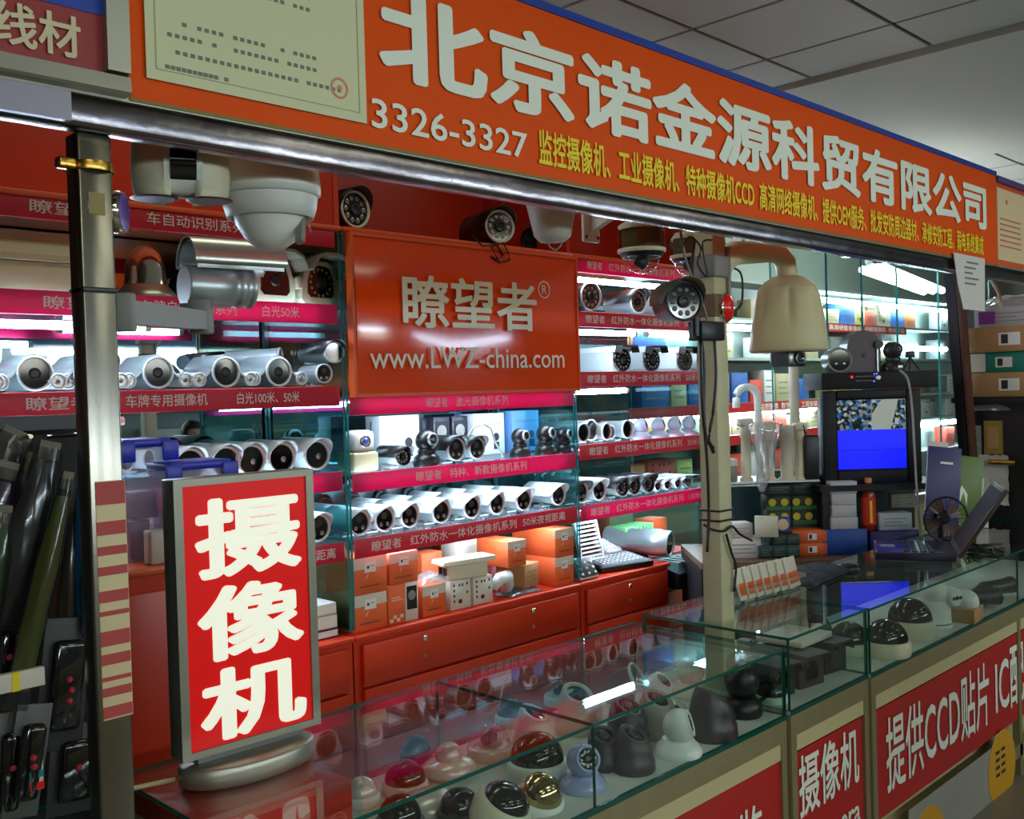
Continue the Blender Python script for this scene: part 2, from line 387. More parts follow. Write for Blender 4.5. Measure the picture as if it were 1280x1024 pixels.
# left unit
x0, x1 = .62, 2.238
c = (x0+x1)/2
def f(px): return px-x0
U1 = unit('orange shelving unit on the left with mirror back and red label strips', x0, x1, .745,
     [([('瞭望者', .50, .71), ('车自动识别系列', .86, 1.21)], 0, .03, .03, 0, 0),
      ([('瞭望者', .53, .73), ('车牌自动识别系列', .83, 1.17), ('白光50米', 1.27, 1.42)], 1, .03, .03, 0, 0),
      ([('瞭望者', .47, .66), ('车牌专用摄像机', .77, 1.05), ('白光100米、50米', 1.16, 1.41)], 0, .03, .03, 0, 0),
      ([], 1, .03, .03, 0, 0),
      ([('瞭望者', .10, .30), ('红外防水一体化摄像机系列', .45, 1.2), ('50米夜视距离', 1.28, 1.545)], 0, .03, .03, 0, 0)],
     [(1.893, .10, .86), (1.593, .05, .42), (1.593, .46, .76), (1.955, 1.0, 1.5), (1.335, .1, 1.5), (1.07, .1, 1.5)], flush=True)
# middle unit
U2 = unit('orange shelving unit in the middle under the big orange sign', 2.242, 3.545, .745,
     [None, None,
      ([('瞭望者', .385, .50), ('激光摄像机系列', .545, .85)], 1, .012, .012, 0, 0),
      ([('瞭望者', .32, .455), ('特种、新款摄像机系列', .50, .955)], 1, .012, .012, 0, 0),
      ([('瞭望者', .09, .235), ('红外防水一体化摄像机系列', .28, .88), ('50米夜视距离', .92, 1.20)], 0, .012, .012, 0, 0)],
     [(1.612, .06, 1.22), (1.320, .06, 1.22), (1.070, .06, 1.22)], sh=[2.203, 1.92, 1.578, 1.285, 1.035])
# right unit
RS = '红外防水一体化摄像机系列'
U3 = unit('orange and glass shelving unit on the right with five pink label strips', 3.549, 4.68, .745,
     [([('瞭望者', .10, .21), (RS, .26, .80), ('50米夜视', .86, 1.05)], 1, .012, .012, 0, 0),
      ([('瞭望者', .08, .22), (RS, .27, .83), ('50米夜视', .88, 1.07)], 0, .012, .012, 0, 0),
      ([('瞭望者', .08, .22), (RS, .27, .83), ('50米夜视', .88, 1.07)], 0, .012, .012, 0, 0),
      ([('瞭望者', .08, .22), (RS, .27, .83), ('30米夜视', .88, 1.07)], 0, .012, .012, 0, 0),
      ([('瞭望者', .08, .22), (RS, .27, .83), ('100米夜视', .88, 1.07)], 1, .012, .012, 0, 0)],
     [(2.175, .05, 1.0), (1.925, .03, .5), (1.925, .62, 1.05), (1.64, .03, .42), (1.353, .05, 1.0), (1.065, .05, 1.0)],
     sh=[2.203, 1.947, 1.662, 1.318, 1.030])
# drawer bases
def base_cab(label, x0, x1, y0, knobs, dp=.62):
    w = x1-x0; u = thing('drawer_cabinet', label, 'cabinet', (x0+w/2, y0, 0))
    part('carcass', MB().box(-w/2, .012, .06, w/2, dp, .722), ORANGE, u)
    part('top', MB().rbox(-w/2, -.006, .7225, w/2, dp, .744, .005), ORANGE, u)
    for z0, z1 in ((.545, .705), (.335, .535), (.12, .325)):
        d = part('drawer', MB().rbox(-w/2+.03, -.010, z0, w/2-.03, .0115, z1, .004), ORANGE, u)
        if z0 > .5:
            for k in knobs:
                lk = part('lock', lambda mb: mb.latheY([(.012, 0), (.012, .008), (.006, .009)], 12), CHROME, d, (k, -.0105, .675), key='lock')
                part('handle_hole', lambda mb: mb.latheY([(.008, 0), (.007, .003)], 12), GREYP, d, (k, -.0105, .605), key='hole')
    return u
base_cab('orange drawer cabinet under the left shelving unit', .62, 2.236, 3.09, (-.3, .3))
base_cab('orange drawer cabinet with two silver locks under the middle unit', 2.244, 3.543, 3.09, (-.32, .31))
base_cab('short orange drawer cabinet under the right shelving unit', 3.551, 4.245, 3.09, (-.0,))
base_cab('recessed orange cabinet at the right end beside the white post', 4.25, 4.72, 3.26, (0,), .46)
# orange side cabinet behind the lightbox
sc_ = thing('side_cabinet', 'plain orange cabinet behind the standing red lightbox', 'cabinet', (1.2, 2.35, 0))
part('carcass', MB().box(-.30, .0, .05, .28, .50, 1.228), ORANGE, sc_)
part('top', MB().rbox(-.31, -.01, 1.2285, .29, .51, 1.250, .005), ORANGE2, sc_)
part('door', MB().rbox(-.28, -.012, .08, .26, -.001, 1.19, .004), ORANGE, sc_)

# big orange sign
bs = thing('orange_sign', 'glossy orange sign with a white name and web address over the middle unit', 'sign', (0, 3.055, 0))
bs_bend = MB()
vs = []; fs = []; NX, NZ = 40, 14
for j in range(NZ+1):
    for i in range(NX+1):
        u_, v_ = i/NX, j/NZ
        vs.append((2.262+u_*1.262, -.004*math.sin(3*u_*PI+1)*math.sin(PI*v_)-.010*math.sin(PI*v_)*(1-u_), 1.658+v_*.594))
for j in range(NZ):
    for i in range(NX): k = j*(NX+1)+i; fs.append((k, k+1, k+NX+2, k+NX+1))
bs_bend.add(vs, fs, 0, True)
part('panel', bs_bend, SIGNRED, bs)
def fr2(mb):
    for a in ((2.25, 1.645, 3.535, 1.658), (2.25, 2.252, 3.535, 2.265), (2.25, 1.658, 2.262, 2.252), (3.523, 1.658, 3.535, 2.252)): mb.box(a[0], -.006, a[1], a[2], .03, a[3])
part('frame', fr2, ORANGE2, bs)
letters('瞭望者', 2.478, 1.912, 3.238, 2.122, -.019, WHITE_T, bs, .018)
letters('www.LWZ-china.com', 2.313, 1.752, 3.411, 1.838, -.019, WHITE_T, bs, .006)
part('mark_ring', lambda mb: mb.latheY([(.034, 0), (.0365, .001), (.039, 0)], 28, c=(3.29, -.018, 2.10), cap0=False, cap1=False), WHITE_T, bs)
letters('R', 3.276, 2.082, 3.304, 2.12, -.019, WHITE_T, bs)

# ================================================================== CAMERAS (goods)
def rings(mb, n, R, r, y, z):
    for k in range(n):
        a = 2*PI*k/n; mb.latheY([(r, 0), (r*.6, .0015), (r*.3, .001)], 8, c=(R*math.cos(a), y, z+R*math.sin(a)))
def bullet(label, loc, r=.048, L=.20, rz=0, body=None, shade=None, face='two', group=None, foot=True, name='bullet_camera', rim=None, rx=0, cat='camera', bk=None, tilt=0, ledm=None):
    body = body or WHITEM; rim = rim or SILVER; key = '%.3f_%.3f_%s_%s_%s' % (r, L, body.name, face, rim.name)
    o = thing(name, label, cat, loc, rz, group, rx=tilt); h = r+.012
    part('housing', lambda mb: (mb.latheY([(r*.80, -L), (r*.90, -L+.008), (r*.92, -.03), (r*.97, -.02), (r*.97, 0)], 22, c=(0, 0, h)), mb.cyl((0, L*.5, 0), (0, L*.5, h-r*.8), r*.3, r*.22) if foot else 0, mb.rbox(-r*.6, L*.5-r*.6, 0, r*.6, L*.5+r*.6, .008, .002) if foot else 0), body, o, key='bh'+key+str(foot))
    part('bezel', lambda mb: mb.latheY([(r*.97, 0), (r*1.02, .002), (r*1.02, .010), (r*.93, .012), (r*.88, .006), (r*.88, .001)], 24, c=(0, 0, h), cap0=False, cap1=False), rim, o, key='bb'+key)
    part('front_glass', lambda mb: mb.latheY([(r*.885, 0), (r*.885, .003)], 22, c=(0, 0, h)), LENS, o, key='bg'+key)
    if face == 'two':
        for sx in (-1, 1): part('led', lambda mb: mb.latheY([(r*.17, 0), (r*.19, .002), (r*.13, .0025), (r*.05, .001)], 10), LED, o, (sx*r*.34, -.003, h-r*.42), key='l2%.3f' % r)
        part('lens', lambda mb: mb.latheY([(r*.3, 0), (r*.27, .004), (r*.2, .003), (.001, .0045)], 14), DARK, o, (0, -.003, h+r*.3), key='ln%.3f' % r)
    elif face == 'ring':
        part('led_ring', lambda mb: rings(mb, 10, r*.62, r*.15, -.003, h), ledm or LED, o, key='lr%.3f%s' % (r, bool(ledm)))
        part('lens', lambda mb: mb.latheY([(r*.33, 0), (r*.33, .006), (r*.24, .007), (r*.2, .004), (.001, .005)], 16), BLACK, o, (0, -.003, h), key='lm%.3f' % r)
    elif face == 'one':
        part('led', lambda mb: mb.latheY([(r*.2, 0), (r*.22, .003), (r*.08, .001)], 10), LED, o, (r*.15, -.003, h-r*.1), key='l1%.3f' % r)
    if shade is not None:
        def sh(mb):
            n = 12; prof = []
            for i in range(n+1):
                a = math.radians(-8+196*i/n); prof.append((math.cos(a)*r*1.12, math.sin(a)*r*1.12))
            vs = []; fs = []
            for (yy, sc, dz) in ((.0, 1, 0), (-1, 1, 0)):
                for q, (x, z) in enumerate(prof):
                    k = math.sin(math.radians(-8+196*q/n)); y_ = -.055*max(k, 0)**.7 if yy == 0 else L*.85
                    vs.append((x*sc, y_, h+z+.004)); vs.append((x*sc*.96, y_, h+z*.96+.004))
            m = 2*(n+1)
            for i in range(n):
                a0, a1 = 2*i, 2*i+2
                fs += [(a0, a1, a1+m, a0+m), (a0+1, a0+1+m, a1+1+m, a1+1), (a0, a0+1, a1+1, a1), (a0+m, a1+m, a1+1+m, a0+1+m)]
            mb.add(vs, fs, 0, True)
        part('sunshade', sh, shade, o, key='bs%.3f%.3f%s' % (r, L, shade.name))
    return o
def box_bullet(label, loc, w=.10, h=.095, L=.27, rz=0, group=None, body=None, hood=None):
    """square-section housing with a hooded top and a round black face"""
    body = body or WHITEM; hood = hood or DARK; o = thing('box_bullet_camera', label, 'camera', loc, rz, group); k = body.name+'%.3f%.3f' % (w, h)
    part('housing', lambda mb: mb.prism([(-w*.42, 0), (w*.42, 0), (w*.5, h*.12), (w*.5, h*.8), (w*.4, h*.86), (-w*.4, h*.86), (-w*.5, h*.8), (-w*.5, h*.12)], .012, L), body, o, key='bbh'+k)
    part('top_cover', lambda mb: mb.prism([(-w*.53, h*.78), (-w*.5, h*.78), (-w*.42, h*.9), (w*.42, h*.9), (w*.5, h*.78), (w*.53, h*.78), (w*.44, h*1.0), (-w*.44, h*1.0)], -.006, L+.01), body, o, key='bbt'+k)
    part('sunshade', lambda mb: mb.prism([(-w*.53, h*.74), (-w*.5, h*.74), (-w*.42, h*.96), (w*.42, h*.96), (w*.5, h*.74), (w*.53, h*.74), (w*.44, h*1.02), (-w*.44, h*1.02)], -.055, -.0065), hood, o, key='bbs'+k+hood.name)
    part('front_glass', lambda mb: mb.latheY([(h*.46, 0), (h*.46, .012), (h*.40, .014)], 24, c=(0, .0115, h*.46)), LENS, o, key='bbg'+k)
    part('led_ring', lambda mb: rings(mb, 12, h*.30, h*.05, -.003, h*.46), LED, o, key='bbl'+k)
    part('lens', lambda mb: mb.latheY([(h*.14, 0), (h*.12, .006), (.001, .003)], 14, c=(0, -.003, h*.46)), BLACK, o, key='bbn'+k)
    part('foot', lambda mb: mb.rbox(-w*.18, L*.45, -.012, w*.18, L*.7, .0, .003), DARK, o, key='bbf'+k)
    return o
def eyeball(label, loc, s=1, rz=0, body=None, group=None, pitch=.35, name='eyeball_camera', ringm=None, base=1):
    """turret camera: flared base, swivelling ball with a round LED window"""
    body = body or WHITEP; o = thing(name, label, 'camera', loc, rz, group); k = '%.3f%s%.2f' % (s, body.name, pitch); ringm = ringm or body
    part('base', lambda mb: mb.lathe([(.060*s, 0), (.062*s, .010*s), (.056*s, .022*s), (.046*s, .030*s), (.040*s, .040*s)], 28), body, o, key='eb'+k)
    cz = .072*s; R = .043*s; d = Vector((0, -math.cos(pitch), math.sin(pitch))); cc = Vector((0, -.004*s, cz))
    def ball(mb):
        prof = [(max(R*math.sin(t), .0005), -R*math.cos(t)) for t in [PI*i/14 for i in range(12)]]
        prof = [(r_, z_) for r_, z_ in prof if z_ < R*.62] + [(R*.76, R*.65)]
        mb.latheY(prof, 26, c=cc, d=d)
    part('ball', ball, body, o, key='ba'+k)
    part('lens_ring', lambda mb: mb.latheY([(R*.77, R*.62), (R*.80, R*.72), (R*.70, R*.76), (R*.60, R*.68), (R*.60, R*.66)], 26, c=cc, d=d, cap0=False, cap1=False), ringm, o, key='br'+k+ringm.name)
    part('lens_window', lambda mb: mb.latheY([(R*.66, R*.64), (R*.62, R*.69), (R*.3, R*.695)], 22, c=cc, d=d), LENS, o, key='bw'+k)
    def leds(mb):
        old = mb.x; q = d.to_track_quat('Z', 'Y').to_matrix().to_4x4(); mb.x = old @ Matrix.Translation(cc) @ q
        for i in range(10):
            a = 2*PI*i/10; mb.cyl((R*.45*math.cos(a), R*.45*math.sin(a), R*.69), (R*.45*math.cos(a), R*.45*math.sin(a), R*.72), R*.08, n=7)
        mb.x = old
    part('led_ring', leds, LED, o, key='bl'+k)
    part('lens', lambda mb: mb.latheY([(R*.24, R*.69), (R*.22, R*.76), (R*.08, R*.74)], 12, c=cc, d=d), DARK, o, key='bn'+k)
    return o
def dome(label, loc, s=1, group=None, base=None, glass=None, bh=.035, name='dome_camera', rx=0, inner=True, ring=None):
    base = base or WHITEP; glass = glass or SMOKE; o = thing(name, label, 'camera', loc, 0, group, rx=rx); k = '%.3f%s%s%.3f' % (s, base.name, glass.name, bh)
    part('base', lambda mb: mb.lathe([(.057*s, 0), (.060*s, .006*s), (.060*s, bh*s*.85), (.057*s, bh*s), (.052*s, bh*s+.002)], 30), base, o, key='db'+k)
    part('dome_cover', lambda mb: mb.lathe([(.053*s*math.cos(t), bh*s+.002+.052*s*math.sin(t)) for t in [PI/2*i/9 for i in range(9)]]+[(.0006, bh*s+.002+.052*s)], 28), glass, o, key='dc'+k)
    if inner:
        part('lens', lambda mb: mb.latheY([(.016*s, -.02*s), (.017*s, .012*s), (.012*s, .014*s), (.011*s, .010*s)], 14, c=(0, 0, bh*s+.020*s), d=(0, -.8, .6)), DARK, o, key='dl%.3f%.3f' % (s, bh))
    if ring: part('trim_ring', lambda mb: mb.lathe([(.050*s, bh*s), (.052*s, bh*s+.004*s), (.047*s, bh*s+.006*s)], 30, cap0=False, cap1=False), ring, o, key='dr'+k)
    return o
def turret(label, loc, s=1, rz=0, body=None, group=None):
    """tapered vandal-proof turret with a sloping hooded window"""
    body = body or BROWN; o = thing('turret_camera', label, 'camera', loc, rz, group); k = '%.3f%s' % (s, body.name)
    def b(mb):
        n = 30; rows = [(0, .056, 0), (.004, .058, 0), (.03, .056, 0), (.034, .053, 0), (.060, .050, -.002), (.075, .046, -.003), (.092, .038, -.004)]
        vs = []; fs = []
        for j, (z, r, dy) in enumerate(rows):
            for i in range(n):
                a = 2*PI*i/n; zz = z
                if j >= 4: zz = z + .018*math.sin(a)*(j-3)/3
                vs.append((r*s*math.cos(a), r*s*math.sin(a)+dy*s, zz*s))
        for j in range(len(rows)-1):
            for i in range(n): fs.append((j*n+i, j*n+(i+1) % n, (j+1)*n+(i+1) % n, (j+1)*n+i))
        mb.add(vs, fs, 0, True); mb.add(vs[:n], [list(range(n))[::-1]], 0)
    part('housing', b, body, o, key='tb'+k)
    part('window_ring', lambda mb: mb.latheY([(.040*s, 0), (.041*s, .004*s), (.030*s, .006*s), (.028*s, -.001*s)], 26, c=(0, -.003*s, .090*s), d=(0, -.47, .88), cap0=False, cap1=False), body, o, key='tr'+k)
    part('window', lambda mb: mb.latheY([(.0395*s, -.002*s), (.0295*s, .001*s), (.012*s, .002*s)], 26, c=(0, -.003*s, .090*s), d=(0, -.47, .88)), LENS, o, key='tw'+k)
    part('lens', lambda mb: mb.latheY([(.014*s, 0), (.013*s, .007*s), (.006*s, .004*s)], 14, c=(0, -.003*s, .091*s), d=(0, -.47, .88)), DARK, o, key='tl'+k)
    return o
def pan_tilt(label, loc, s=1, rz=0, body=None, group=None, name='pan_tilt_camera'):
    body = body or BLACK; o = thing(name, label, 'camera', loc, rz, group); k = '%.3f%s' % (s, body.name)
    part('base', lambda mb: mb.lathe([(.048*s, 0), (.050*s, .006*s), (.047*s, .030*s), (.036*s, .040*s), (.030*s, .044*s)], 24), body, o, key='pb'+k)
    part('yoke', lambda mb: mb.lathe([(.030*s, .040*s), (.034*s, .052*s), (.030*s, .060*s)], 20), body, o, key='py'+k)
    part('head', lambda mb: mb.sphere((0, 0, .090*s), .040*s, 22, 12), body, o, key='ph'+k)
    part('lens_ring', lambda mb: mb.latheY([(.023*s, .033*s), (.023*s, .041*s), (.018*s, .043*s), (.016*s, .038*s)], 20, c=(0, 0, .093*s), d=(0, -1, .08), cap0=False, cap1=False), SILVER if body is BLACK else body, o, key='pr'+k)
    part('lens', lambda mb: mb.latheY([(.016*s, .034*s), (.015*s, .042*s), (.006*s, .040*s)], 16, c=(0, 0, .093*s), d=(0, -1, .08)), LENS, o, key='pl'+k)
    part('name_plate', lambda mb: mb.box(-.012*s, -.0505*s, .014*s, .012*s, -.0485*s, .024*s), LED, o, key='pn'+k)
    return o
def carton(label, loc, w, d, h, body, rz=0, group=None, style=None, name='carton', ry=0):
    o = thing(name, label, 'box', loc, rz, group)
    k = '%.3f%.3f%.3f%s%s' % (w, d, h, body.name, style)
    part('box_body', lambda mb: mb.rbox(-w/2, 0, 0, w/2, d, h, .0015, n=1), body, o, key='cb'+k)
    e = -.0012
    if style == 'orange':
        part('white_band', lambda mb: mb.box(-w/2, e, h*.68, w/2, -.0002, h*.995), BOXW, o, key='cw'+k)
        part('sticker', lambda mb: mb.box(-w*.17, e*2, h*.58, w*.17, e-.0001, h*.86), mat('sticker_white', (232, 232, 226), .5), o, key='cs'+k)
        def pr(mb):
            mb.box(-w*.10, e*2.6, h*.68, -w*.04, e*2.1, h*.76); mb.box(w*.0, e*2.6, h*.74, w*.12, e*2.1, h*.755)
            for q in range(8): mb.box(w*(-.3+q*.075), e*1.5, h*.19, w*(-.3+q*.075+.04), e, h*.23)
        part('print', pr, INK, o, key='cp'+k)
        part('camera_marks', lambda mb: mb.prism([(-w*.16, h*.40), (-w*.13, h*.40), (-w*.05, h*.53), (-w*.08, h*.53)], e*1.5, e), mat('pale_print', (240, 190, 150), .5), o, key='cm'+k)
    elif style == 'orange_side':
        def pr(mb):
            for a, b in ((0, 0), (1, 1), (2, 0), (3, 1)): mb.box(w*(-.42+a*.2), e, h*(.06+b*.09), w*(-.42+a*.2+.19), -.0002, h*(.06+b*.09+.085))
            mb.box(-w*.3, e, h*.6, w*.35, -.0002, h*.62); mb.box(-w*.3, e, h*.66, w*.2, -.0002, h*.68)
        part('print', pr, BOXW, o, key='cp'+k)
    elif style == 'ports':
        def pr(mb):
            for q, z in ((-.36, .8), (-.36, .62), (-.36, .44), (-.36, .26), (.28, .8), (.28, .5), (-.1, .78), (.05, .78)): mb.box(w*q, e, h*z, w*(q+.07), -.0002, h*(z+.09))
            mb.box(-w*.12, e, h*.2, w*.05, -.0002, h*.34)
        part('print', pr, INK, o, key='cp'+k)
    elif style == 'network':
        cm = part('pictured_camera', lambda mb: (mb.latheY([(w*.10, 0), (w*.09, .001)], 14, c=(w*.22, 0, h*.42)), mb.box(w*.13, e, h*.12, w*.31, -.0002, h*.30)), INK, o, key='cp'+k)
        letters('IP/Network Camera', -w*.36, h*.72, w*.36, h*.80, e, INKG, o)
    elif style == 'lines':
        part('print', lambda mb: [mb.box(-w*.35, e, h*(.25+.2*q), w*(.35-.15*(q % 2)), -.0002, h*(.29+.2*q)) for q in range(3)], INKG, o, key='cp'+k)
    elif style == 'window':
        part('window_panel', lambda mb: mb.box(-w*.4, e, h*.3, w*.4, -.0002, h*.9), BLACK, o, key='cw'+k)
        part('pictured_camera', lambda mb: mb.latheY([(w*.3, 0), (w*.22, .001), (w*.05, .0015)], 16, c=(0, e, h*.66)), GREYP, o, key='cp'+k)
    elif style == 'leafy':
        part('print', lambda mb: [mb.latheY([(h*.28, 0), (h*.1, .0012)], 7, c=(w*q, 0, h*.55)) for q in (-.27, .2)], mat('yellow_print', (206, 190, 40), .5), o, key='cp'+k)
        part('green_band', lambda mb: mb.box(-w/2, e*.7, 0, w/2, -.0002, h*.28), mat('leaf_green', (46, 110, 54), .5), o, key='cg'+k)
    elif style == 'label':
        part('sticker', lambda mb: mb.box(-w*.05, e, h*.25, w*.2, -.0002, h*.75), mat('sticker_white', (232, 232, 226), .5), o, key='cs'+k)
        part('print', lambda mb: mb.box(-w*.02, e*1.6, h*.32, w*.06, e*1.1, h*.68), INK, o, key='cp'+k)
    return o

def XS(px, py, Y): return Py(px, py, Y).x
# --- middle unit, 50-metre shelf: eight white bullets in front, five behind
z = 1.035+.071
for i, px in enumerate((449, 481, 513, 551, 590, 622, 654, 698)):
    bullet('white sunshaded bullet camera, %s from left in the front row above the middle cartons' % (ORD[i]),
           (XS(px, 680-i*6, 3.13), 3.13+.004*(i % 3), z), .047, .20, body=SILVER, shade=WHITEM, rim=WHITEM, group='white bullets in the front row of the middle unit', rz=.03*((i*7) % 3-1))
for i, px in enumerate((476, 512, 548, 583, 614)):
    bullet('white bullet camera, %s from left in the back row above the middle cartons' % (ORD[i]),
           (XS(px, 640, 3.36), 3.38, z), .044, .17, body=WHITEM, shade=WHITEM, group='white bullets in the back row of the middle unit')
# --- left unit, same shelf (seen right of the lightbox)
for i, px in enumerate((358, 398)):
    bullet('white sunshaded bullet camera, %s from the left low in the left unit beside the lightbox' % ORD[i], (XS(px, 700, 3.13), 3.13, z), .050, .2, body=SILVER, shade=WHITEM, rim=WHITEM, group='white bullets low in the left unit')
bullet('white bullet camera lying behind low in the left unit beside the divider', (XS(418, 668, 3.34), 3.34, z), .046, .18, body=WHITEM, shade=WHITEM)
# --- middle unit, row with network cameras
z = 1.285+.071; Y = 3.15
for i, (px, w) in enumerate(((500, .22), (612, .20))):
    carton('white network camera carton with grey print, %s behind the black pan-tilt cameras' % ('left one' if i == 0 else 'middle one'), (XS(px, 545, 3.42), 3.42, z), w, .10, .205-.01*i, mat('bright_carton', (226, 230, 232), .5), style='network', group='network camera cartons')
carton('pale carton with a blue corner, rightmost behind the black pan-tilt cameras', (XS(657, 535, 3.42), 3.42, z), .19, .10, .20, mat('blue_carton', (104, 156, 214), .5), style='network')
for i, px in enumerate((552, 575)):
    carton('small black carton with grey pictures, %s above the two silver bullets' % ('left' if i == 0 else 'right'), (XS(px, 530, 3.40), 3.40, z), .095, .08, .19, mat('black_carton', (30, 28, 44), .4), style='window', group='small black cartons')
wd = thing('cube_camera', 'white cube camera with a blue ringed lens beside the left divider', 'camera', (XS(458, 570, 3.16), 3.16, z), 0)
part('base', lambda mb: mb.rbox(-.062, 0, 0, .062, .11, .075, .01), BEIGE, wd)
part('head', lambda mb: mb.rbox(-.052, .005, .0755, .052, .09, .16, .02), WHITEP, wd)
part('lens_ring', lambda mb: mb.latheY([(.026, 0), (.022, .006), (.014, .004)], 20, c=(0, .004, .118)), LED, wd)
part('lens', lambda mb: mb.latheY([(.012, 0), (.008, .004)], 14, c=(0, -.0015, .118)), mat('blue_lens', (60, 90, 190), .15), wd)
part('antenna', lambda mb: mb.cyl((.07, .06, .02), (.072, .06, .19), .003), BLACK, wd)
bullet('white bullet camera with black hood standing beside the cube camera', (XS(503, 572, 3.13), 3.13, z), .036, .15, body=WHITEM, shade=DARK, face='ring', rim=DARK)
for i, (px, s_) in enumerate(((535, 1.14), (652, 1.0), (684, 1.05), (706, .92))):
    pan_tilt('black pan-tilt network camera, %s from the left in the middle unit' % ORD[i], (XS(px, 560, 3.15), 3.16, z), s_, rz=.1*i, group='black pan-tilt cameras')
bullet('left of the two silver bullet cameras with twin lamps between black pan-tilt cameras', (XS(569, 565, 3.13), 3.13, z), .049, .16, body=SILVER, shade=DARK, rim=WHITEM)
bullet('right of the two silver bullet cameras with twin lamps between black pan-tilt cameras', (XS(595, 562, 3.13), 3.13, z), .046, .16, body=SILVER, shade=DARK, rim=WHITEM)
part_w = thing('camera_cable', 'thin white cable looping over the twin silver bullet cameras', 'cable', (XS(580, 540, 3.12), 3.10, z))
part('wire', MB().tube([(.0, 0, .11), (.03, -.01, .15), (.09, -.01, .16), (.14, 0, .14), (.17, .01, .08), (.19, -.01, .03), (.20, -.015, .005)], .004), WHITEP, part_w)
bullet('black bullet camera at the right end of the network camera shelf', (XS(716, 550, 3.18), 3.20, z+.05), .026, .14, body=BLACK, face='one', rz=.8, rim=BLACK)
# --- cartons at the bottom of the middle unit
z = .746; OG = 'orange and white camera cartons in the middle unit'
def OC(px, y, zz, n, w=.115, h=.118, lab=''):
    return carton('orange and white carton with camera sticker, '+lab, (XS(px, y, 3.12), 3.12, zz), w, .2, h, BOXO, style='orange', group=OG)
OC(463, 765, z, 0, .16, .142, 'bottom left beside the divider'); OC(463, 725, z+.1425, 0, .16, .142, 'top left beside the divider')
carton('narrow orange carton with white squares beside a lens picture', (XS(496, 758, 3.12), 3.12, z), .085, .2, .155, BOXO, style='orange_side')
carton('narrow carton with a black lens picture beside the orange squares', (XS(515, 755, 3.12), 3.12, z), .065, .2, .155, BOXW, style='window')
OC(505, 722, z+.1555, 0, .145, .125, 'on top of the narrow cartons')
OC(543, 752, z, 0, .125, .125, 'under the clear plastic bag')
for i, px in enumerate((576, 604)):
    carton('white carton printed with small port drawings, %s under the ivory camera' % ('left' if i == 0 else 'right'), (XS(px, 740, 3.12), 3.12, z), .115, .16, .122-.004*i, BOXW, style='ports', group='white port-printed cartons')
bg = thing('plastic_bag', 'crumpled clear plastic bag lying on an orange carton', 'bag', (XS(543, 728, 3.15), 3.19, z+.127))
def crump(mb, w, d, h, sd, nx=16, ny=12):
    r = random.Random(sd); vs = []; fs = []
    for j in range(ny+1):
        for i in range(nx+1):
            u_, v_ = i/nx*2-1, j/ny*2-1; e_ = max(0, 1-u_*u_)*max(0, 1-v_*v_)
            vs.append((u_*w/2+r.uniform(-1, 1)*w*.02, v_*d/2+r.uniform(-1, 1)*d*.02, h*e_**.5*(.55+.45*r.random())+.001))
    for j in range(ny):
        for i in range(nx): k = j*(nx+1)+i; fs.append((k, k+1, k+nx+2, k+nx+1))
    mb.add(vs, fs, 0, True)
part('film', lambda mb: crump(mb, .15, .10, .045, 5), WRAP, bg)
iv = thing('box_camera', 'ivory box camera with overhanging roof on top of the port-printed cartons', 'camera', (XS(585, 715, 3.12), 3.11, z+.1225), -.25)
part('housing', lambda mb: mb.rbox(-.10, 0, 0, .09, .09, .065, .008), IVORY, iv)
part('roof', lambda mb: mb.prism([(-.13, .066), (.11, .066), (.125, .080), (.118, .088), (-.125, .082)], -.015, .10), IVORY, iv)
part('twin_window', lambda mb: [mb.box(-.103, .015+q*.04, .02, -.1002, .045+q*.04, .05) for q in (0, 1)], BLACK, iv)
carton('small pink and white carton behind the ivory camera', (XS(622, 715, 3.35), 3.33, z), .12, .1, .17, mat('pink_carton', (206, 120, 130), .6))
wr = thing('wall_bracket', 'white curved camera bracket lying in front of the cardboard box', 'bracket', (XS(624, 735, 3.16), 3.16, z), .3)
part('arm', lambda mb: mb.tube([(-.06, 0, .05), (-.03, -.02, .09), (.02, -.03, .09), (.05, -.02, .05), (.055, 0, .012)], [.022, .028, .03, .026, .024], 12), WHITEM, wr)
carton('open brown cardboard box between white bracket and orange cartons', (XS(665, 722, 3.14), 3.14, z+.02), .13, .15, .105, CARD, rz=.25, style='lines')
bg2 = thing('plastic_bag', 'flat grey plastic bag under the brown cardboard box', 'bag', (XS(648, 748, 3.17), 3.17, z))
part('film', lambda mb: crump(mb, .22, .11, .03, 8), mat('grey_film', (96, 98, 104), .12, spec=.9), bg2)
OC(646, 683, z+.13, 0, .115, .115, 'hanging back above the brown cardboard box'); carton('tall orange carton with white squares behind the cardboard box', (XS(672, 690, 3.3), 3.3, z), .10, .12, .26, BOXO, style='orange_side')
OC(706, 725, z, 0, .13, .13, 'bottom right beside the right divider'); OC(706, 690, z+.1305, 0, .13, .13, 'top right beside the right divider')
carton('grey lens-picture carton left of the right-hand orange pair', (XS(686, 705, 3.2), 3.2, z), .06, .12, .25, BOXW, style='window')
carton('white and grey carton behind the ivory camera', (XS(590, 700, 3.4), 3.4, z), .2, .1, .24, BOXW)
carton('orange carton behind the ivory camera', (XS(540, 700, 3.4), 3.4, z), .12, .1, .2, BOXO)

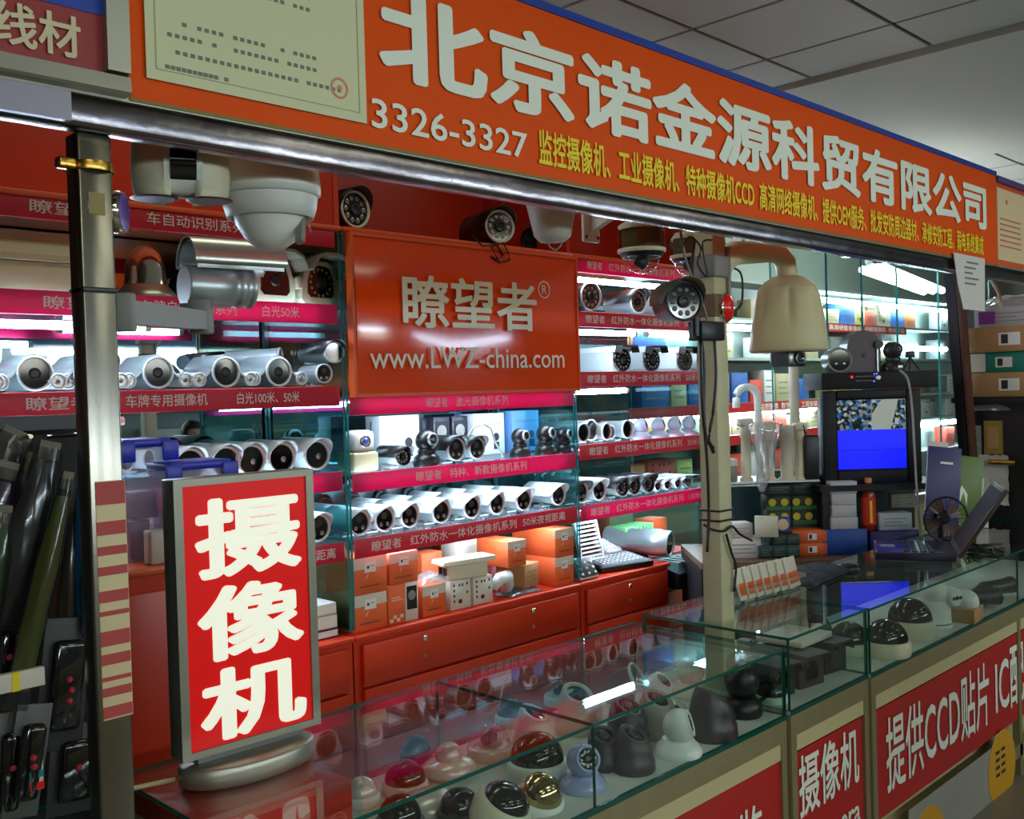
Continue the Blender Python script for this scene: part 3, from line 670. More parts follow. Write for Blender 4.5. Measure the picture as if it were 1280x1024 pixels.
# --- left unit: shelf of winged plate-reading cameras
def winged(label, loc, s=1, rz=0, group=None):
    o = thing('winged_camera', label, 'camera', loc, rz, group); h = .055*s; k = '%.3f' % s
    def bd(mb):
        pr = []
        for i in range(21):
            t = -1+i/10; x = t*.125*s; zt = .035+.080*math.exp(-(t/.42)**2); pr.append((x, zt*s))
        mb.prism([(x, z_) for x, z_ in pr]+[(x, z_-.008*s) for x, z_ in pr[::-1]], .0, .20*s, sm=False)
    part('hood', bd, SILVER, o, key='wh'+k)
    part('housing', lambda mb: mb.latheY([(.046*s, -.2*s), (.050*s, -.19*s), (.050*s, 0)], 24, c=(0, .004, h)), SILVER, o, key='wb'+k)
    part('bezel', lambda mb: mb.latheY([(.050*s, 0), (.053*s, .01*s), (.046*s, .014*s), (.044*s, .004*s)], 26, c=(0, .004, h), cap0=False, cap1=False), WHITEM, o, key='wz'+k)
    part('front_glass', lambda mb: mb.latheY([(.045*s, 0), (.045*s, .006*s)], 24, c=(0, .004, h)), LENS, o, key='wg'+k)
    part('lens', lambda mb: mb.latheY([(.018*s, 0), (.016*s, .004*s), (.006*s, .002)], 14, c=(0, -.002, h)), DARK, o, key='wl'+k)
    for sx in (-1, 1):
        lp = part('side_lamp', lambda mb: mb.latheY([(.022*s, -.1*s), (.024*s, 0), (.025*s, .008*s), (.020*s, .010*s), (.018*s, .002)], 18), WHITEM, o, (sx*.096*s, .006, h-.024*s), key='ws'+k)
        part('reflector', lambda mb: mb.latheY([(.0185*s, .003), (.010*s, .001), (.006*s, .006), (.001, .007)], 14), LED, lp, key='wr'+k)
    return o
z = 1.617+.073
WG = 'winged cameras on the second shelf of the left unit'
for i, px in enumerate((-52, 45, 113, 199, 282, 350)):
    winged('silver winged camera with two side lamps, %s from the left on its shelf' % (ORD[i] if i else 'outermost, first'), (XS(px, 475, 3.13), 3.13+.01*(i % 2), z), 1.02, group=WG)
bullet('long silver bullet camera raised above the right end of the winged cameras', (XS(413, 441, 3.14), 3.12, z+.075), .040, .26, body=SILVER, rz=-.18, face='none', shade=DARK, rim=WHITEM, foot=False)
bullet('short silver bullet camera with white ring at the right end of the winged camera shelf', (XS(404, 474, 3.12), 3.12, z), .036, .13, body=SILVER, face='two', rim=WHITEM)
bullet('silver bullet camera with a dark face behind the winged cameras', (XS(348, 452, 3.33), 3.33, z+.07), .036, .2, body=SILVER, rz=.75, face='none', rim=GREYP)
# --- left unit third shelf: large sunshaded bullets
z = 1.300+.071
for i, px in enumerate((236, 281, 313, 351, 395)):
    bullet('large white bullet camera with dark hood, %s from the left above the lightbox' % ORD[i], (XS(px, 570, 3.13), 3.13, z), .054, .24, body=WHITEM, shade=mat('pearl_white', (210, 216, 214), .3) if i % 2 else WHITEM, face='one', rim=WHITEM, group='large white bullets above the lightbox')
for i, px in enumerate((22, 51, 78, 106)):
    box_bullet('small white box bullet camera, %s from the left behind the hanging bags' % ORD[i], (XS(px, 545, 3.2), 3.2, z+.03), .075, .075, .15, group='white box bullets behind the bags')
for i, px in enumerate((155, 183)):
    bullet('white bullet camera with black face, %s one behind the blue lids' % ('left' if i == 0 else 'right'), (XS(px, 540, 3.2), 3.2, z+.045), .034, .15, body=WHITEM, face='one', rim=WHITEM, rz=.2+.3*i, group='white bullets behind the blue lids')
# --- on the top shelf of the left unit (strip 1.92)
z = 1.920+.073
big = thing('camera_housing', 'long ivory outdoor camera housing at the left edge of the upper shelf', 'camera', (.78, 3.13, 1.993), 0)
part('housing', lambda mb: mb.rbox(-.12, 0, 0, .50, .155, .09, .006), IVORY, big)
part('lid', lambda mb: mb.prismX([(-.012, .091), (.165, .091), (.165, .10), (.12, .185), (.04, .185), (-.012, .11)], -.14, .52), IVORY, big)
part('latch', lambda mb: mb.rbox(.02, -.008, .06, .05, .0, .09, .002), GREYP, big)
bell = thing('chrome_dome_camera', 'chrome bell-shaped dome camera beside the left steel post', 'camera', (Py(183, 378, 3.24).x, 3.24, 2.004), 0)
bell.scale = (1.2, 1.2, 1.15)
part('base', lambda mb: mb.lathe([(.085, -.01), (.086, 0), (.070, .018), (.058, .035)], 32), mat('satin_steel', (160, 158, 146), .3, .9), bell)
part('bell', lambda mb: mb.lathe([(.060, .033), (.056, .05), (.055, .08), (.050, .105), (.038, .13), (.020, .146), (.001, .15)], 32), CHROME, bell)
big2 = thing('long_range_camera', 'big silver long-range bullet camera with stacked tubes on a grey arm', 'camera', tuple(Py(281, 345, 1.98)), -.12)
part('upper_shell', lambda mb: mb.latheY([(.058, -.09), (.060, -.088), (.060, .128)], 28, c=(0, 0, .022), d=(1, 0, 0), a0=-.2, a1=PI+.2) or mb, SILVER, big2)
part('roof', lambda mb: mb.prismX([(.066*math.cos(math.radians(a)), .024+.066*math.sin(math.radians(a))) for a in range(-5, 190, 13)]+[(.062*math.cos(math.radians(a)), .024+.062*math.sin(math.radians(a))) for a in range(185, -6, -13)], -.095, .135, sm=True), mat('brushed_silver', (205, 206, 196), .28, .8), big2)
part('barrel', lambda mb: mb.latheY([(.046, -.09), (.050, -.085), (.050, .02), (.046, .022), (.046, .035), (.050, .037), (.050, .05), (.046, .052), (.046, .065), (.050, .067), (.050, .075), (.044, .078)], 28, c=(-.012, 0, -.028), d=(1, 0, 0)), SILVER, big2)
part('front_glass', lambda mb: mb.latheY([(.042, .077), (.040, .080)], 24, c=(-.012, 0, -.028), d=(1, 0, 0)), LENS, big2)
part('knuckle', lambda mb: mb.cyl((-.095, 0, -.13), (-.095, 0, -.07), .019), GREYP, big2)
big2.scale = (.9, .9, .9)
arm = thing('wall_bracket', 'grey metal arm clamped to the left steel post with black ties', 'bracket', (.660, 1.50, 1.79), .86, ry=-.05)
arm.scale = (1.13, 1, 1)
part('arm', lambda mb: mb.prismX([(-.018, -.02), (.018, -.02), (.018, .018), (-.018, .018)], .02, .50), GREYP, arm)
part('end_block', lambda mb: mb.rbox(.50, -.022, -.03, .545, .022, .045, .006), GREYP, arm)
part('plate', lambda mb: mb.rbox(0, -.03, -.032, .02, .03, .028, .004), GREYP, arm)
def faced(label, px, py, Y, s=1, leds=False, rz=0):
    p = Py(px, py, Y); o = thing('housing_camera', label, 'camera', (p.x, p.y, 1.9935), rz)
    R = lambda q: [(x*s*q, z_*s*q+.05*s) for x, z_ in ((-.052, -.035), (-.040, -.047), (.040, -.047), (.052, -.035), (.050, .0), (.036, .040), (.018, .047), (-.018, .047), (-.036, .040), (-.050, .0))]
    part('housing', lambda mb: mb.prism(R(.92), .02, .24*s), IVORY, o)
    part('front_plate', lambda mb: mb.prism(R(1.08), -.004, .019), IVORY, o)
    part('window', lambda mb: mb.prism([(x, z_+.004*s) for x, z_ in R(.76)], -.007, -.0042), LENS, o)
    part('sunshade', lambda mb: mb.prism([(x, z_) for x, z_ in ((-.062*s, .075*s), (-.045*s, .104*s), (-.02*s, .115*s), (.02*s, .115*s), (.045*s, .104*s), (.062*s, .075*s), (.058*s, .073*s), (.042*s, .099*s), (.018*s, .109*s), (-.018*s, .109*s), (-.042*s, .099*s), (-.058*s, .073*s))], -.05*s, .2*s), mat('shade_dark_ivory', (120, 114, 96), .5), o)
    for sx in (-1, 1): part('ear', lambda mb: mb.rbox(sx*.060*s-.01, -.003, .035*s, sx*.060*s+.01, .017, .062*s, .004), IVORY, o)
    if leds: part('led_ring', lambda mb: rings(mb, 14, .030*s, .004*s, -.007, .052*s), LED, o)
    part('lens', lambda mb: mb.latheY([(.014*s, 0), (.013*s, .005), (.006*s, .003)], 14, c=(0, -.007, .052*s)), BLACK, o)
    return o
faced('ivory camera housing with a plain black window, left one of the pair', 343, 358, 3.16, 1.65, False, .12)
faced('ivory camera housing with a lit ring of lamps, right one of the pair', 400, 360, 3.16, 1.65, True, .12)

# --- right unit
z = 1.947+.072
for i, (px, b) in enumerate(((738, DARK), (797, SILVER), (832, SILVER))):
    bullet('%s lamp-ringed bullet camera, %s, top shelf of right unit' % (('dark', 'first silver', 'second silver')[i], ('left end', 'middle', 'partly behind hanging black camera')[i]), (XS(px, 385, 3.14), 3.14, z), (.068, .058, .055)[i], .2, body=b, face='ring', shade=(None, DARK, None)[i], rim=WHITEM if i else GREYP, rz=-.1)
z = 1.662+.071
for i, px in enumerate((781, 818, 859, 884)):
    box_bullet('white box camera with black hood, %s from left on the right unit second shelf' % ORD[i], (XS(px, 462, 3.14), 3.15, z+.002), .125, .128, .27, group='white hooded box bullets in the right unit', rz=-.08)
z = 1.318+.071
for i, (px, r, b) in enumerate(((728, .045, SILVER), (744, .052, SILVER), (757, .042, GREYP), (768, .036, WHITEM), (783, .046, SILVER), (792, .036, GREYP))):
    bullet('dark-faced silver bullet camera, %s from left on the right unit third shelf' % ORD[i], (XS(px, 545, 3.13), 3.13+.03*(i % 2), z), r, .16, body=b, face='none', rim=WHITEM, group='dark-faced bullets on the third shelf of the right unit', rz=.05*(i % 3))
for i, px in enumerate((803, 825, 845, 863)):
    eyeball('pale violet-white eyeball camera, %s from the left on the third shelf of the right unit' % ORD[i], (XS(px, 550, 3.14), 3.15, z), .92, rz=.45, body=mat('cool_white', (206, 208, 232), .3), group='eyeball cameras in the right unit', pitch=.25)
for i, px in enumerate((766, 786)):
    bullet('small white bullet camera in the back row of the third shelf, %s one' % ('left', 'right')[i], (XS(px, 532, 3.4), 3.4, z), .036, .14, body=WHITEM, face='one', group='back row bullets third shelf')
z = 1.030+.071
for i, (px, r, b, sh_) in enumerate(((703, .05, WHITEM, DARK), (727, .05, SILVER, DARK), (748, .05, SILVER, WHITEM))):
    bullet('silver sunshaded bullet camera, %s from the left on the lowest shelf of the right unit' % ORD[i], (XS(px, 630, 3.13) if i else 3.60, 3.13, z), r, .2, body=SILVER, shade=sh_, rim=WHITEM, group='silver bullets on the lowest shelf of the right unit')
for i, px in enumerate((779, 794, 812)):
    bullet('grey bullet camera with dark round face, %s from the left among the black ones' % ORD[i], (XS(px, 618, 3.13), 3.14, z), .045, .18, body=GREYP, face='ring', rim=DARK, shade=DARK, group='grey bullets on the lowest shelf of the right unit')
for i, px in enumerate((823, 835, 848)):
    bullet('small hooded silver bullet camera, %s from left at the lowest shelf right end' % ORD[i], (XS(px, 618, 3.13), 3.14, z), .030, .16, body=SILVER, face='one', shade=SILVER, rim=WHITEM, group='small silver bullets at the right end')
box_bullet('silver flat box camera at the right end of the lowest shelf', (XS(864, 612, 3.14), 3.16, z), .08, .07, .16, body=SILVER)
# bottom of right unit
z = .746
def pad(label, px, py, Y, w, d, h, body, rz=0, rx=0, keys=(6, 4), dz=0, name='control_keyboard', top=None, lift=None):
    o = thing(name, label, 'keyboard', (XS(px, py, Y), Y, z+dz), rz, rx=rx)
    part('body', lambda mb: mb.rbox(-w/2, 0, 0, w/2, d, h, .006), body, o)
    part('face', lambda mb: mb.rbox(-w*.46, d*.05, h, w*.46, d*.95, h+.003, .001), top or GREYP, o)
    for i in range(keys[0]):
        for j in range(keys[1]):
            part('key', lambda mb: mb.rbox(-.008, -.006, 0, .008, .006, .004, .0015, n=1), WHITEP if top else BLACK, o, (-w*.36+i*w*.72/(keys[0]-1), d*(.2+.5*j/(keys[1]-1)), h+.0035), key='key%s' % bool(top))
    return o
vent = thing('vent_panel', 'white slatted panel propped up at the left of the right unit base', 'panel', (XS(738, 683, 3.18), 3.16, z+.075), .0, rx=-.25)
part('frame', lambda mb: [mb.box(*q) for q in ((-.085, 0, 0, -.075, .02, .19), (.075, 0, 0, .085, .02, .19), (-.075, 0, 0, .075, .02, .01), (-.075, 0, .18, .075, .02, .19))], WHITEP, vent)
for q in range(8): part('slat', lambda mb: mb.box(-.074, .004, 0, .074, .014, .010), WHITEM, vent, (0, 0, .016+q*.0205), key='slat')
pad('white keypad standing in front of the slatted panel', 735, 712, 3.115, .13, .11, .018, WHITEP, rx=1.0, keys=(3, 3), top=mat('dark_keypad', (50, 50, 54), .4))
pad('black joystick keyboard with pale keys before the silver camera', 785, 705, 3.12, .34, .22, .03, BLACK, rz=-.2, rx=.12, keys=(10, 5), top=mat('slate_face', (110, 112, 116), .35))
pad('small white keypad lying behind the black keyboard', 768, 690, 3.36, .12, .12, .02, WHITEP, rx=.5, keys=(4, 3), dz=.03, top=WHITEM)
tc = thing('telescopic_camera', 'large silver cylindrical camera lying across the base of the right unit', 'camera', tuple(Py(838, 690, 3.13)), 0)
tc.location.z = .825
def tcb(mb):
    mb.latheY([(.060, -.36), (.064, -.35), (.064, -.16), (.070, -.155), (.070, 0), (.066, .004), (.059, .002), (.058, -.004)], 30, c=(0, 0, 0), d=(.30, -.95, -.06), cap1=False)
part('housing', tcb, SILVER, tc); part('front_glass', lambda mb: mb.latheY([(.0575, -.004), (.050, -.002)], 28, d=(.30, -.95, -.06)), LENS, tc)
part('mount', lambda mb: mb.rbox(-.08, .12, -.08, -.03, .18, -.045, .004), BLACK, tc)
for i, (px, py, w, h, dz, m_, lab) in enumerate(((860, 688, .24, .07, 0, mat('clear_tub', (186, 188, 178), .3), 'bottom'), (852, 668, .22, .05, .071, MATS['clear_tub'], 'middle'))):
    carton('translucent parts tray right of the silver cylinder, %s one' % lab, (4.40, 3.32, z+dz), w, .14, h, m_, style='lines', group='parts trays in the right unit', name='parts_tray')
gp = thing('parts_tray', 'pale green pack of ribbed parts on the parts trays', 'tray', (4.32, 3.33, z+.122))
part('tray', lambda mb: mb.box(-.13, 0, 0, .13, .13, .01), mat('mint_plastic', (120, 206, 130), .4), gp)
for q in range(8): part('part_row', lambda mb: mb.rbox(-.012, 0, 0, .012, .12, .03, .003), MATS['mint_plastic'], gp, (-.112+q*.032, .004, .0105), key='mint')
carton('orange carton at the right end behind the green pack', (4.56, 3.38, z), .14, .12, .17, BOXO)
rc = thing('card_reader', 'black angled device on the recessed cabinet beside the white post', 'device', (4.44, 3.08, .60), 0)
part('body', lambda mb: mb.prismX([(-.03, 0), (.20, 0), (.20, .14), (-.03, .08)], -.17, .17), BLACK, rc)
for q in range(5): part('slot', lambda mb: mb.box(-.13+q*.055, .0, .105, -.10+q*.055, .13, .112), GREYP, rc, (0, 0, .0+.018*0+.02))

# books beside the lightbox
z = .746
for i, (w, h, m_, lab) in enumerate(((.13, .035, mat('navy_cover', (28, 28, 96), .5), 'navy blue manual lying lowest beside the lightbox'), (.125, .05, BOXW, 'white boxed manual on the navy one beside the lightbox'), (.12, .045, mat('offwhite_card', (200, 200, 196), .6), 'top white box of the pile beside the lightbox'))):
    zz = z+sum((.036, .051, .046)[:i])
    o = thing('boxed_manual', lab, 'book', (XS(404, 760, 3.14), 3.14, zz)); part('cover', MB().rbox(-w/2, 0, 0, w/2, .16, h, .003), m_, o)
    part('page_block', MB().box(-w/2+.004, -.001, .006, w/2-.004, .0, h-.006), WHITEP, o)
carton('tall orange carton behind the pile of manuals', (XS(421, 740, 3.3), 3.3, z), .10, .1, .30, mat('faded_orange', (170, 110, 80), .6), style='orange_side')

# --- things on top of the units
z = 2.289
bullet('black sunshaded bullet camera with ring of lamps on the ledge left above the sign', (XS(447, 268, 3.14), 3.16, z), .072, .24, body=DARK, shade=DARK, face='ring', rim=WHITEP, rz=.08)
bullet('black sunshaded bullet camera with lamp ring on the ledge above the sign middle', (XS(620, 290, 3.14), 3.12, z), .072, .26, body=DARK, shade=DARK, face='ring', rim=WHITEP, rz=-.25)
bullet('dark box-shaped camera behind the white cup on the ledge above the sign', (XS(668, 295, 3.3), 3.3, z), .06, .2, body=DARK, shade=DARK, face='none', rim=DARK, rz=-.9)
cb = thing('camera_cable', 'tangled black cable hanging below the middle ledge camera', 'cable', (XS(612, 305, 3.08), 3.05, 2.235))
part('wire', lambda mb: mb.tube([(-.11, .05, .10), (-.07, .0, .03), (0, -.01, .045), (.05, 0, .0), (.0, -.015, -.02), (-.03, -.01, .03), (.03, -.02, .05), (.07, -.01, .02), (.09, 0, -.015), (.03, 0, -.03), (-.02, 0, -.01)], .004), BLACK, cb)

# ================================================================== HANGING FROM THE BEAM
ZB = 2.03
def hang(px, py, Y): p = Py(px, py, Y); return p
p = Py(337, 235, 1.66)
o = thing('speed_dome_camera', 'large white high-speed dome camera hanging under the banner', 'camera', (p.x, p.y, 0))
tz, mz, bz = 2.105, 2.035, 1.962
part('shell', lambda mb: mb.lathe([(.088, mz-.004), (.095, mz), (.096, mz+.012), (.093, mz+.045), (.084, mz+.075), (.05, mz+.095), (.03, mz+.10)][::1], 36), WHITEP, o)
part('skirt', lambda mb: mb.lathe([(.089, mz-.005), (.087, mz-.022), (.080, mz-.045), (.076, mz-.045), (.076, mz-.005)], 36), WHITEP, o)
part('head', lambda mb: mb.lathe([(.001, bz-.03), (.025, bz-.028), (.047, bz-.012), (.064, bz+.016), (.072, bz+.046), (.072, bz+.075)], 32), WHITEP, o)
part('slot', lambda mb: mb.prism([(-.006, -.04), (.006, -.04), (.006, .03), (-.006, .03)], -.004, .01), GREYP, o, (.030, -.060, bz+.010), (-.35, .55, .25))
part('lens', lambda mb: mb.latheY([(.016, 0), (.013, .004)], 14), mat('rosy_lens', (150, 96, 90), .2), o, (.052, -.045, bz+.016), (-.3, .1, .9))
part('hanger', lambda mb: (mb.cyl((0, 0, mz+.09), (0, 0, 2.16), .02), mb.box(-.02, -.19, 2.15, .02, .02, 2.17)), WHITEP, o)
p = Py(212, 205, 1.66)
o = thing('twin_shell_camera', 'white hanging camera with two side shells and a black curved window', 'camera', (p.x, 1.62, 2.058), -.42)
def shell(mb, sx):
    n = 14; vs = []; fs = []
    rows = [(-.062, .83), (-.05, .95), (-.02, 1.0), (.02, .98), (.05, .88), (.075, .68)]
    for (z_, q) in rows:
        for i in range(n+1):
            a = -PI*.5+PI*i/n
            vs.append((sx*(.020+.062*q*math.cos(a)), .062*q*math.sin(a), z_))
    m = n+1
    for j in range(len(rows)-1):
        for i in range(n): fs.append((j*m+i, j*m+i+1, (j+1)*m+i+1, (j+1)*m+i))
    fs.append([i for i in range(m)]); fs.append([(len(rows)-1)*m+i for i in range(m)])
    for j in range(len(rows)-1): fs.append((j*m, (j+1)*m, (j+1)*m+n, j*m+n))
    mb.add(vs, fs, 0, True)
for sx in (-1, 1):
    sh_ = part('side_shell', lambda mb: shell(mb, sx), IVORY, o)
    part('shell_vent', lambda mb: mb.latheY([(.040, 0), (.034, .002)], 16, c=(sx*.045, -.01, -.062), d=(0, 0, -1)), DARK, sh_)
part('centre_body', lambda mb: mb.prismX([(.05*math.cos(math.radians(a))*1.0, .058*math.sin(math.radians(a))) for a in range(0, 360, 20)], -.020, .020, sm=True), WHITEP, o)
part('window_frame', lambda mb: mb.prismX([(-.044*math.cos(t)-.026, .060*math.sin(t)) for t in [math.radians(a) for a in range(-80, 81, 16)]]+[(-.036*math.cos(t)-.010, .051*math.sin(t)) for t in [math.radians(a) for a in range(80, -81, -16)]], -.031, .031, sm=True), WHITEP, o)
part('window', lambda mb: mb.prismX([(-.046*math.cos(t)-.030, .050*math.sin(t)) for t in [math.radians(a) for a in range(-80, 81, 16)]], -.021, .021, sm=True), LENS, o)
part('hanger', lambda mb: mb.box(-.03, -.02, .055, .03, .02, .10), GREYP, o)
p = Py(152, 265, 1.50)
o = thing('infrared_lamp', 'round lamp with a purple face fixed to the left steel post', 'lamp', tuple(p), 0)
part('housing', lambda mb: mb.latheY([(.026, -.03), (.031, -.022), (.033, 0), (.030, .004)], 26, d=(.76, -.65, 0)), CHROME, o)
part('face', lambda mb: mb.latheY([(.029, .0045), (.015, .007), (.001, .008)], 24, d=(.76, -.65, 0)), mat('purple_face', (92, 50, 150), .25), o)
part('stem', lambda mb: mb.cyl((-.03, .0, -.0), (-.065, -.02, 0), .007), GREYP, o)
# white cup and bracket
p = Py(690, 278, 1.68)
o = thing('plastic_bell', 'translucent white bell-shaped camera cap hanging under the beam', 'cap', (p.x, 1.68, 0))
part('hook', lambda mb: (mb.cyl((0, 0, 2.125), (0, 0, 2.16), .008), mb.box(-.01, -.2, 2.15, .01, .01, 2.165)), GREYP, o)
part('cap', lambda mb: mb.lathe([(.001, 2.018), (.032, 2.02), (.046, 2.034), (.056, 2.08), (.064, 2.115), (.085, 2.125), (.086, 2.132)], 28), mat('milky_plastic', (208, 206, 192), .4, trans=.35), o)
part('ring', lambda mb: mb.tube([(-.02, 0, 2.018), (-.008, 0, 2.004), (.012, 0, 2.0), (.03, 0, 2.012), (.035, 0, 2.02)], .0022), GREYP, o)
o = thing('wall_bracket', 'white triangular wall bracket screwed up beside the bell-shaped cap', 'bracket', (Py(742, 285, 2.0).x, 2.0, 0))
zb0 = Py(742, 303, 2.0).z
part('plate', lambda mb: mb.rbox(-.045, 0, zb0, .03, .012, zb0+.13, .004), WHITEP, o)
part('arm', lambda mb: mb.prismX([(0, zb0+.03), (0, zb0+.09), (-.22, zb0+.13), (-.22, zb0+.115)], -.018, .006), WHITEP, o)
part('screw', lambda mb: [mb.latheY([(.006, 0), (.004, .003)], 8, c=(q, 0, zb0+.015)) for q in (-.035, .02)], DARK, o)
def hdome(label, px, Y, zt, s=1, top=None, glass=None, drop=0):
    x = XS(px, 310, Y); o = thing('hanging_dome_camera', label, 'camera', (x, Y, 0))
    part('cap', lambda mb: mb.lathe([(.062*s, zt), (.066*s, zt+.012), (.05*s, zt+.022)], 30), IVORY, o)
    part('collar', lambda mb: mb.lathe([(.066*s, zt-.052*s), (.066*s, zt-.0005)], 30), top or glassmat('olive_smoke', (.55, .53, .42), .05), o)
    part('hanger', lambda mb: (mb.cyl((0, 0, zt+.02), (0, 0, 2.16), .012), mb.box(-.012, 1.49-Y, 2.145, .012, .012, 2.165)), GREYP, o)
    part('core', lambda mb: mb.lathe([(.055*s, zt-.052*s), (.055*s, zt-.001)], 24), mat('olive_core', (150, 146, 110), .4), o)
    part('rim', lambda mb: mb.lathe([(.064*s, zt-.064*s), (.068*s, zt-.062*s), (.068*s, zt-.053*s), (.062*s, zt-.0525*s)], 30), IVORY, o)
    part('under_plate', lambda mb: mb.lathe([(.055*s, zt-.076*s), (.063*s, zt-.0645*s)], 28), BLACK, o)
    part('dome_cover', lambda mb: mb.lathe([(.0006, zt-.076*s-.046*s)]+[(.050*s*math.sin(t), zt-.076*s-.046*s*math.cos(t)) for t in [PI/2*i/8 for i in range(1, 9)]], 28), CLEARD, o)
    part('lens', lambda mb: mb.latheY([(.018*s, -.015), (.018*s, .012), (.012*s, .014)], 14, c=(0, 0, zt-.09*s), d=(.2, -.8, -.5)), DARK, o)
    return o
hdome('smoked dome camera with clear bubble hanging in front of the right unit', 802, 1.72, Py(802, 288, 1.72).z, 1.0)
hdome('second hanging dome camera half hidden behind black cables', 862, 1.95, Py(862, 300, 1.95).z, 1.0)
o = bullet('black bullet camera with twelve lamps hanging left of the white post', (0, 0, 0), .056, .12, body=DARK, face='ring', shade=mat('dark_olive', (84, 80, 62), .5), rim=DARK, foot=False, ledm=mat('dim_led', (62, 60, 54), .3, .5))
p = Py(854, 377, 1.66); o.location = (p.x, p.y, p.z-.068); o.rotation_euler = (0, 0, -.55)
o = thing('cable_box', 'black junction box strapped to the upper part of the white post', 'box', tuple(Py(884, 414, 1.66)), .0)
part('body', lambda mb: mb.rbox(-.055, -.02, -.028, .065, .03, .028, .005), BLACK, o); part('stem', lambda mb: mb.cyl((-.06, 0, -.015), (-.06, 0, .06), .013), BLACK, o)

# ================================================================== POSTS
lp = thing('steel_post', 'square stainless steel post with a worn red striped wrap at the left', 'post', (.632, 1.50, 0))
part('tube', lambda mb: mb.rbox(-.026, -.022, 0, .026, .022, 2.05, .004), STEEL, lp)
part('clamp', lambda mb: (mb.lathe([(.034, 1.995), (.035, 2.0), (.034, 2.008)], 20, cap0=False, cap1=False), mb.rbox(-.055, -.03, 1.992, -.03, -.01, 2.008, .003)), BRASS, lp)
part('wrap', lambda mb: mb.rbox(-.018, -.0232, 1.18, .0275, .0232, 1.535, .001), TAPE, lp)
for z0, z1 in ((1.50, 1.534), (1.455, 1.475), (1.425, 1.438), (1.395, 1.408), (1.355, 1.372), (1.335, 1.342), (1.29, 1.312), (1.262, 1.278), (1.238, 1.244), (1.215, 1.228), (1.183, 1.200)):
    part('red_stripe', lambda mb: mb.box(-.018, -.0242, z0, .026, -.0234, z1), mat('faded_red', (176, 66, 62), .6), lp)
part('sticker', lambda mb: mb.box(-.012, -.0232, 1.93, .012, -.0222, 1.962), mat('old_gold_label', (140, 120, 60), .5), lp)
part('cable_tie', lambda mb: mb.rbox(-.026, -.026, 1.815, .026, .026, 1.822, .001), BLACK, lp)

wp = thing('white_post', 'cream painted steel post standing between the glass counters', 'post', (2.635, 1.735, 0))
PAINT = mat('cream_paint', (196, 190, 150), .5, noise=.12, nscale=9)
part('post', lambda mb: mb.rbox(-.034, -.034, 0, .034, .034, 2.2, .004), PAINT, wp)
part('rusty_collar', lambda mb: mb.rbox(-.037, -.037, 1.86, .037, .037, 1.93, .004), mat('rusty', (120, 96, 70), .7, noise=.4, nscale=30), wp)
part('top_block', lambda mb: mb.rbox(-.045, -.045, 1.98, .045, .045, 2.05, .008), GREYP, wp)
for zz in (1.265, 1.235): part('cable_tie', lambda mb: mb.rbox(-.038, -.038, zz, .038, .038, zz+.006, .001), BLACK, wp)
def cable(label, pts, r=.005, m_=None, name='cable', smooth=True):
    pts = [Vector(p_) for p_ in pts]; out = []
    for i in range(len(pts)-1):
        p0 = pts[max(i-1, 0)]; p1 = pts[i]; p2 = pts[i+1]; p3 = pts[min(i+2, len(pts)-1)]
        for k in range(6):
            t = k/6; out.append(.5*((2*p1)+(p2-p0)*t+(2*p0-5*p1+4*p2-p3)*t*t+(3*p1-p0-3*p2+p3)*t*t*t))
    out.append(pts[-1]); o = part(name, MB().tube(out, r), m_ or BLACK); return tag(o, label, 'cable')
Yc = 1.655
def PP(l, Y=Yc): return [Py(a, b, Y) for a, b in l]
cable('black cable running down the left side of the white post', PP([(868, 300), (866, 340), (872, 400), (880, 450), (880, 520), (884, 580), (886, 640), (884, 690)]))
cable('black cable bowed in front of the white post below the junction box', PP([(893, 425), (895, 470), (892, 510), (886, 550), (892, 560)]), .005)
cable('thick black plug lead hanging beside the white post at counter height', PP([(876, 425), (878, 500), (882, 545), (888, 556), (892, 566)]), .006)
cable('grey cable slanting from the beam to the hanging black camera', PP([(850, 285), (856, 320), (866, 350), (880, 385), (884, 400)]), .004, GREYP)
cable('thin black cable tangle left of the post top', PP([(842, 292), (835, 305), (850, 312), (862, 296), (876, 310), (872, 330), (884, 345), (878, 305), (890, 300)]), .003)
cable('thin black cable looping right of the post top', PP([(905, 300), (908, 318), (900, 330), (925, 340), (928, 372), (922, 386), (905, 392)], 1.8), .004)
cable('short black cable sticking out at the arm of the speed dome', PP([(922, 318), (930, 300), (944, 305), (955, 318), (966, 305), (972, 302)], 1.8), .004)
cable('black wire tied round the white post above the counter', PP([(880, 656), (890, 662), (905, 664), (915, 658), (925, 668), (940, 676)], 1.69), .004)
cable('black wire hanging from the ties beside the white post', PP([(908, 668), (914, 690), (920, 710), (917, 740)], 1.69), .004)
pt = thing('speed_dome_camera', 'beige fluted speed dome camera on a curved arm right of the white post', 'camera', (Py(985, 400, 1.735).x, 1.735, 0))
zc0, zc1 = Py(985, 440, 1.735).z, Py(985, 345, 1.735).z
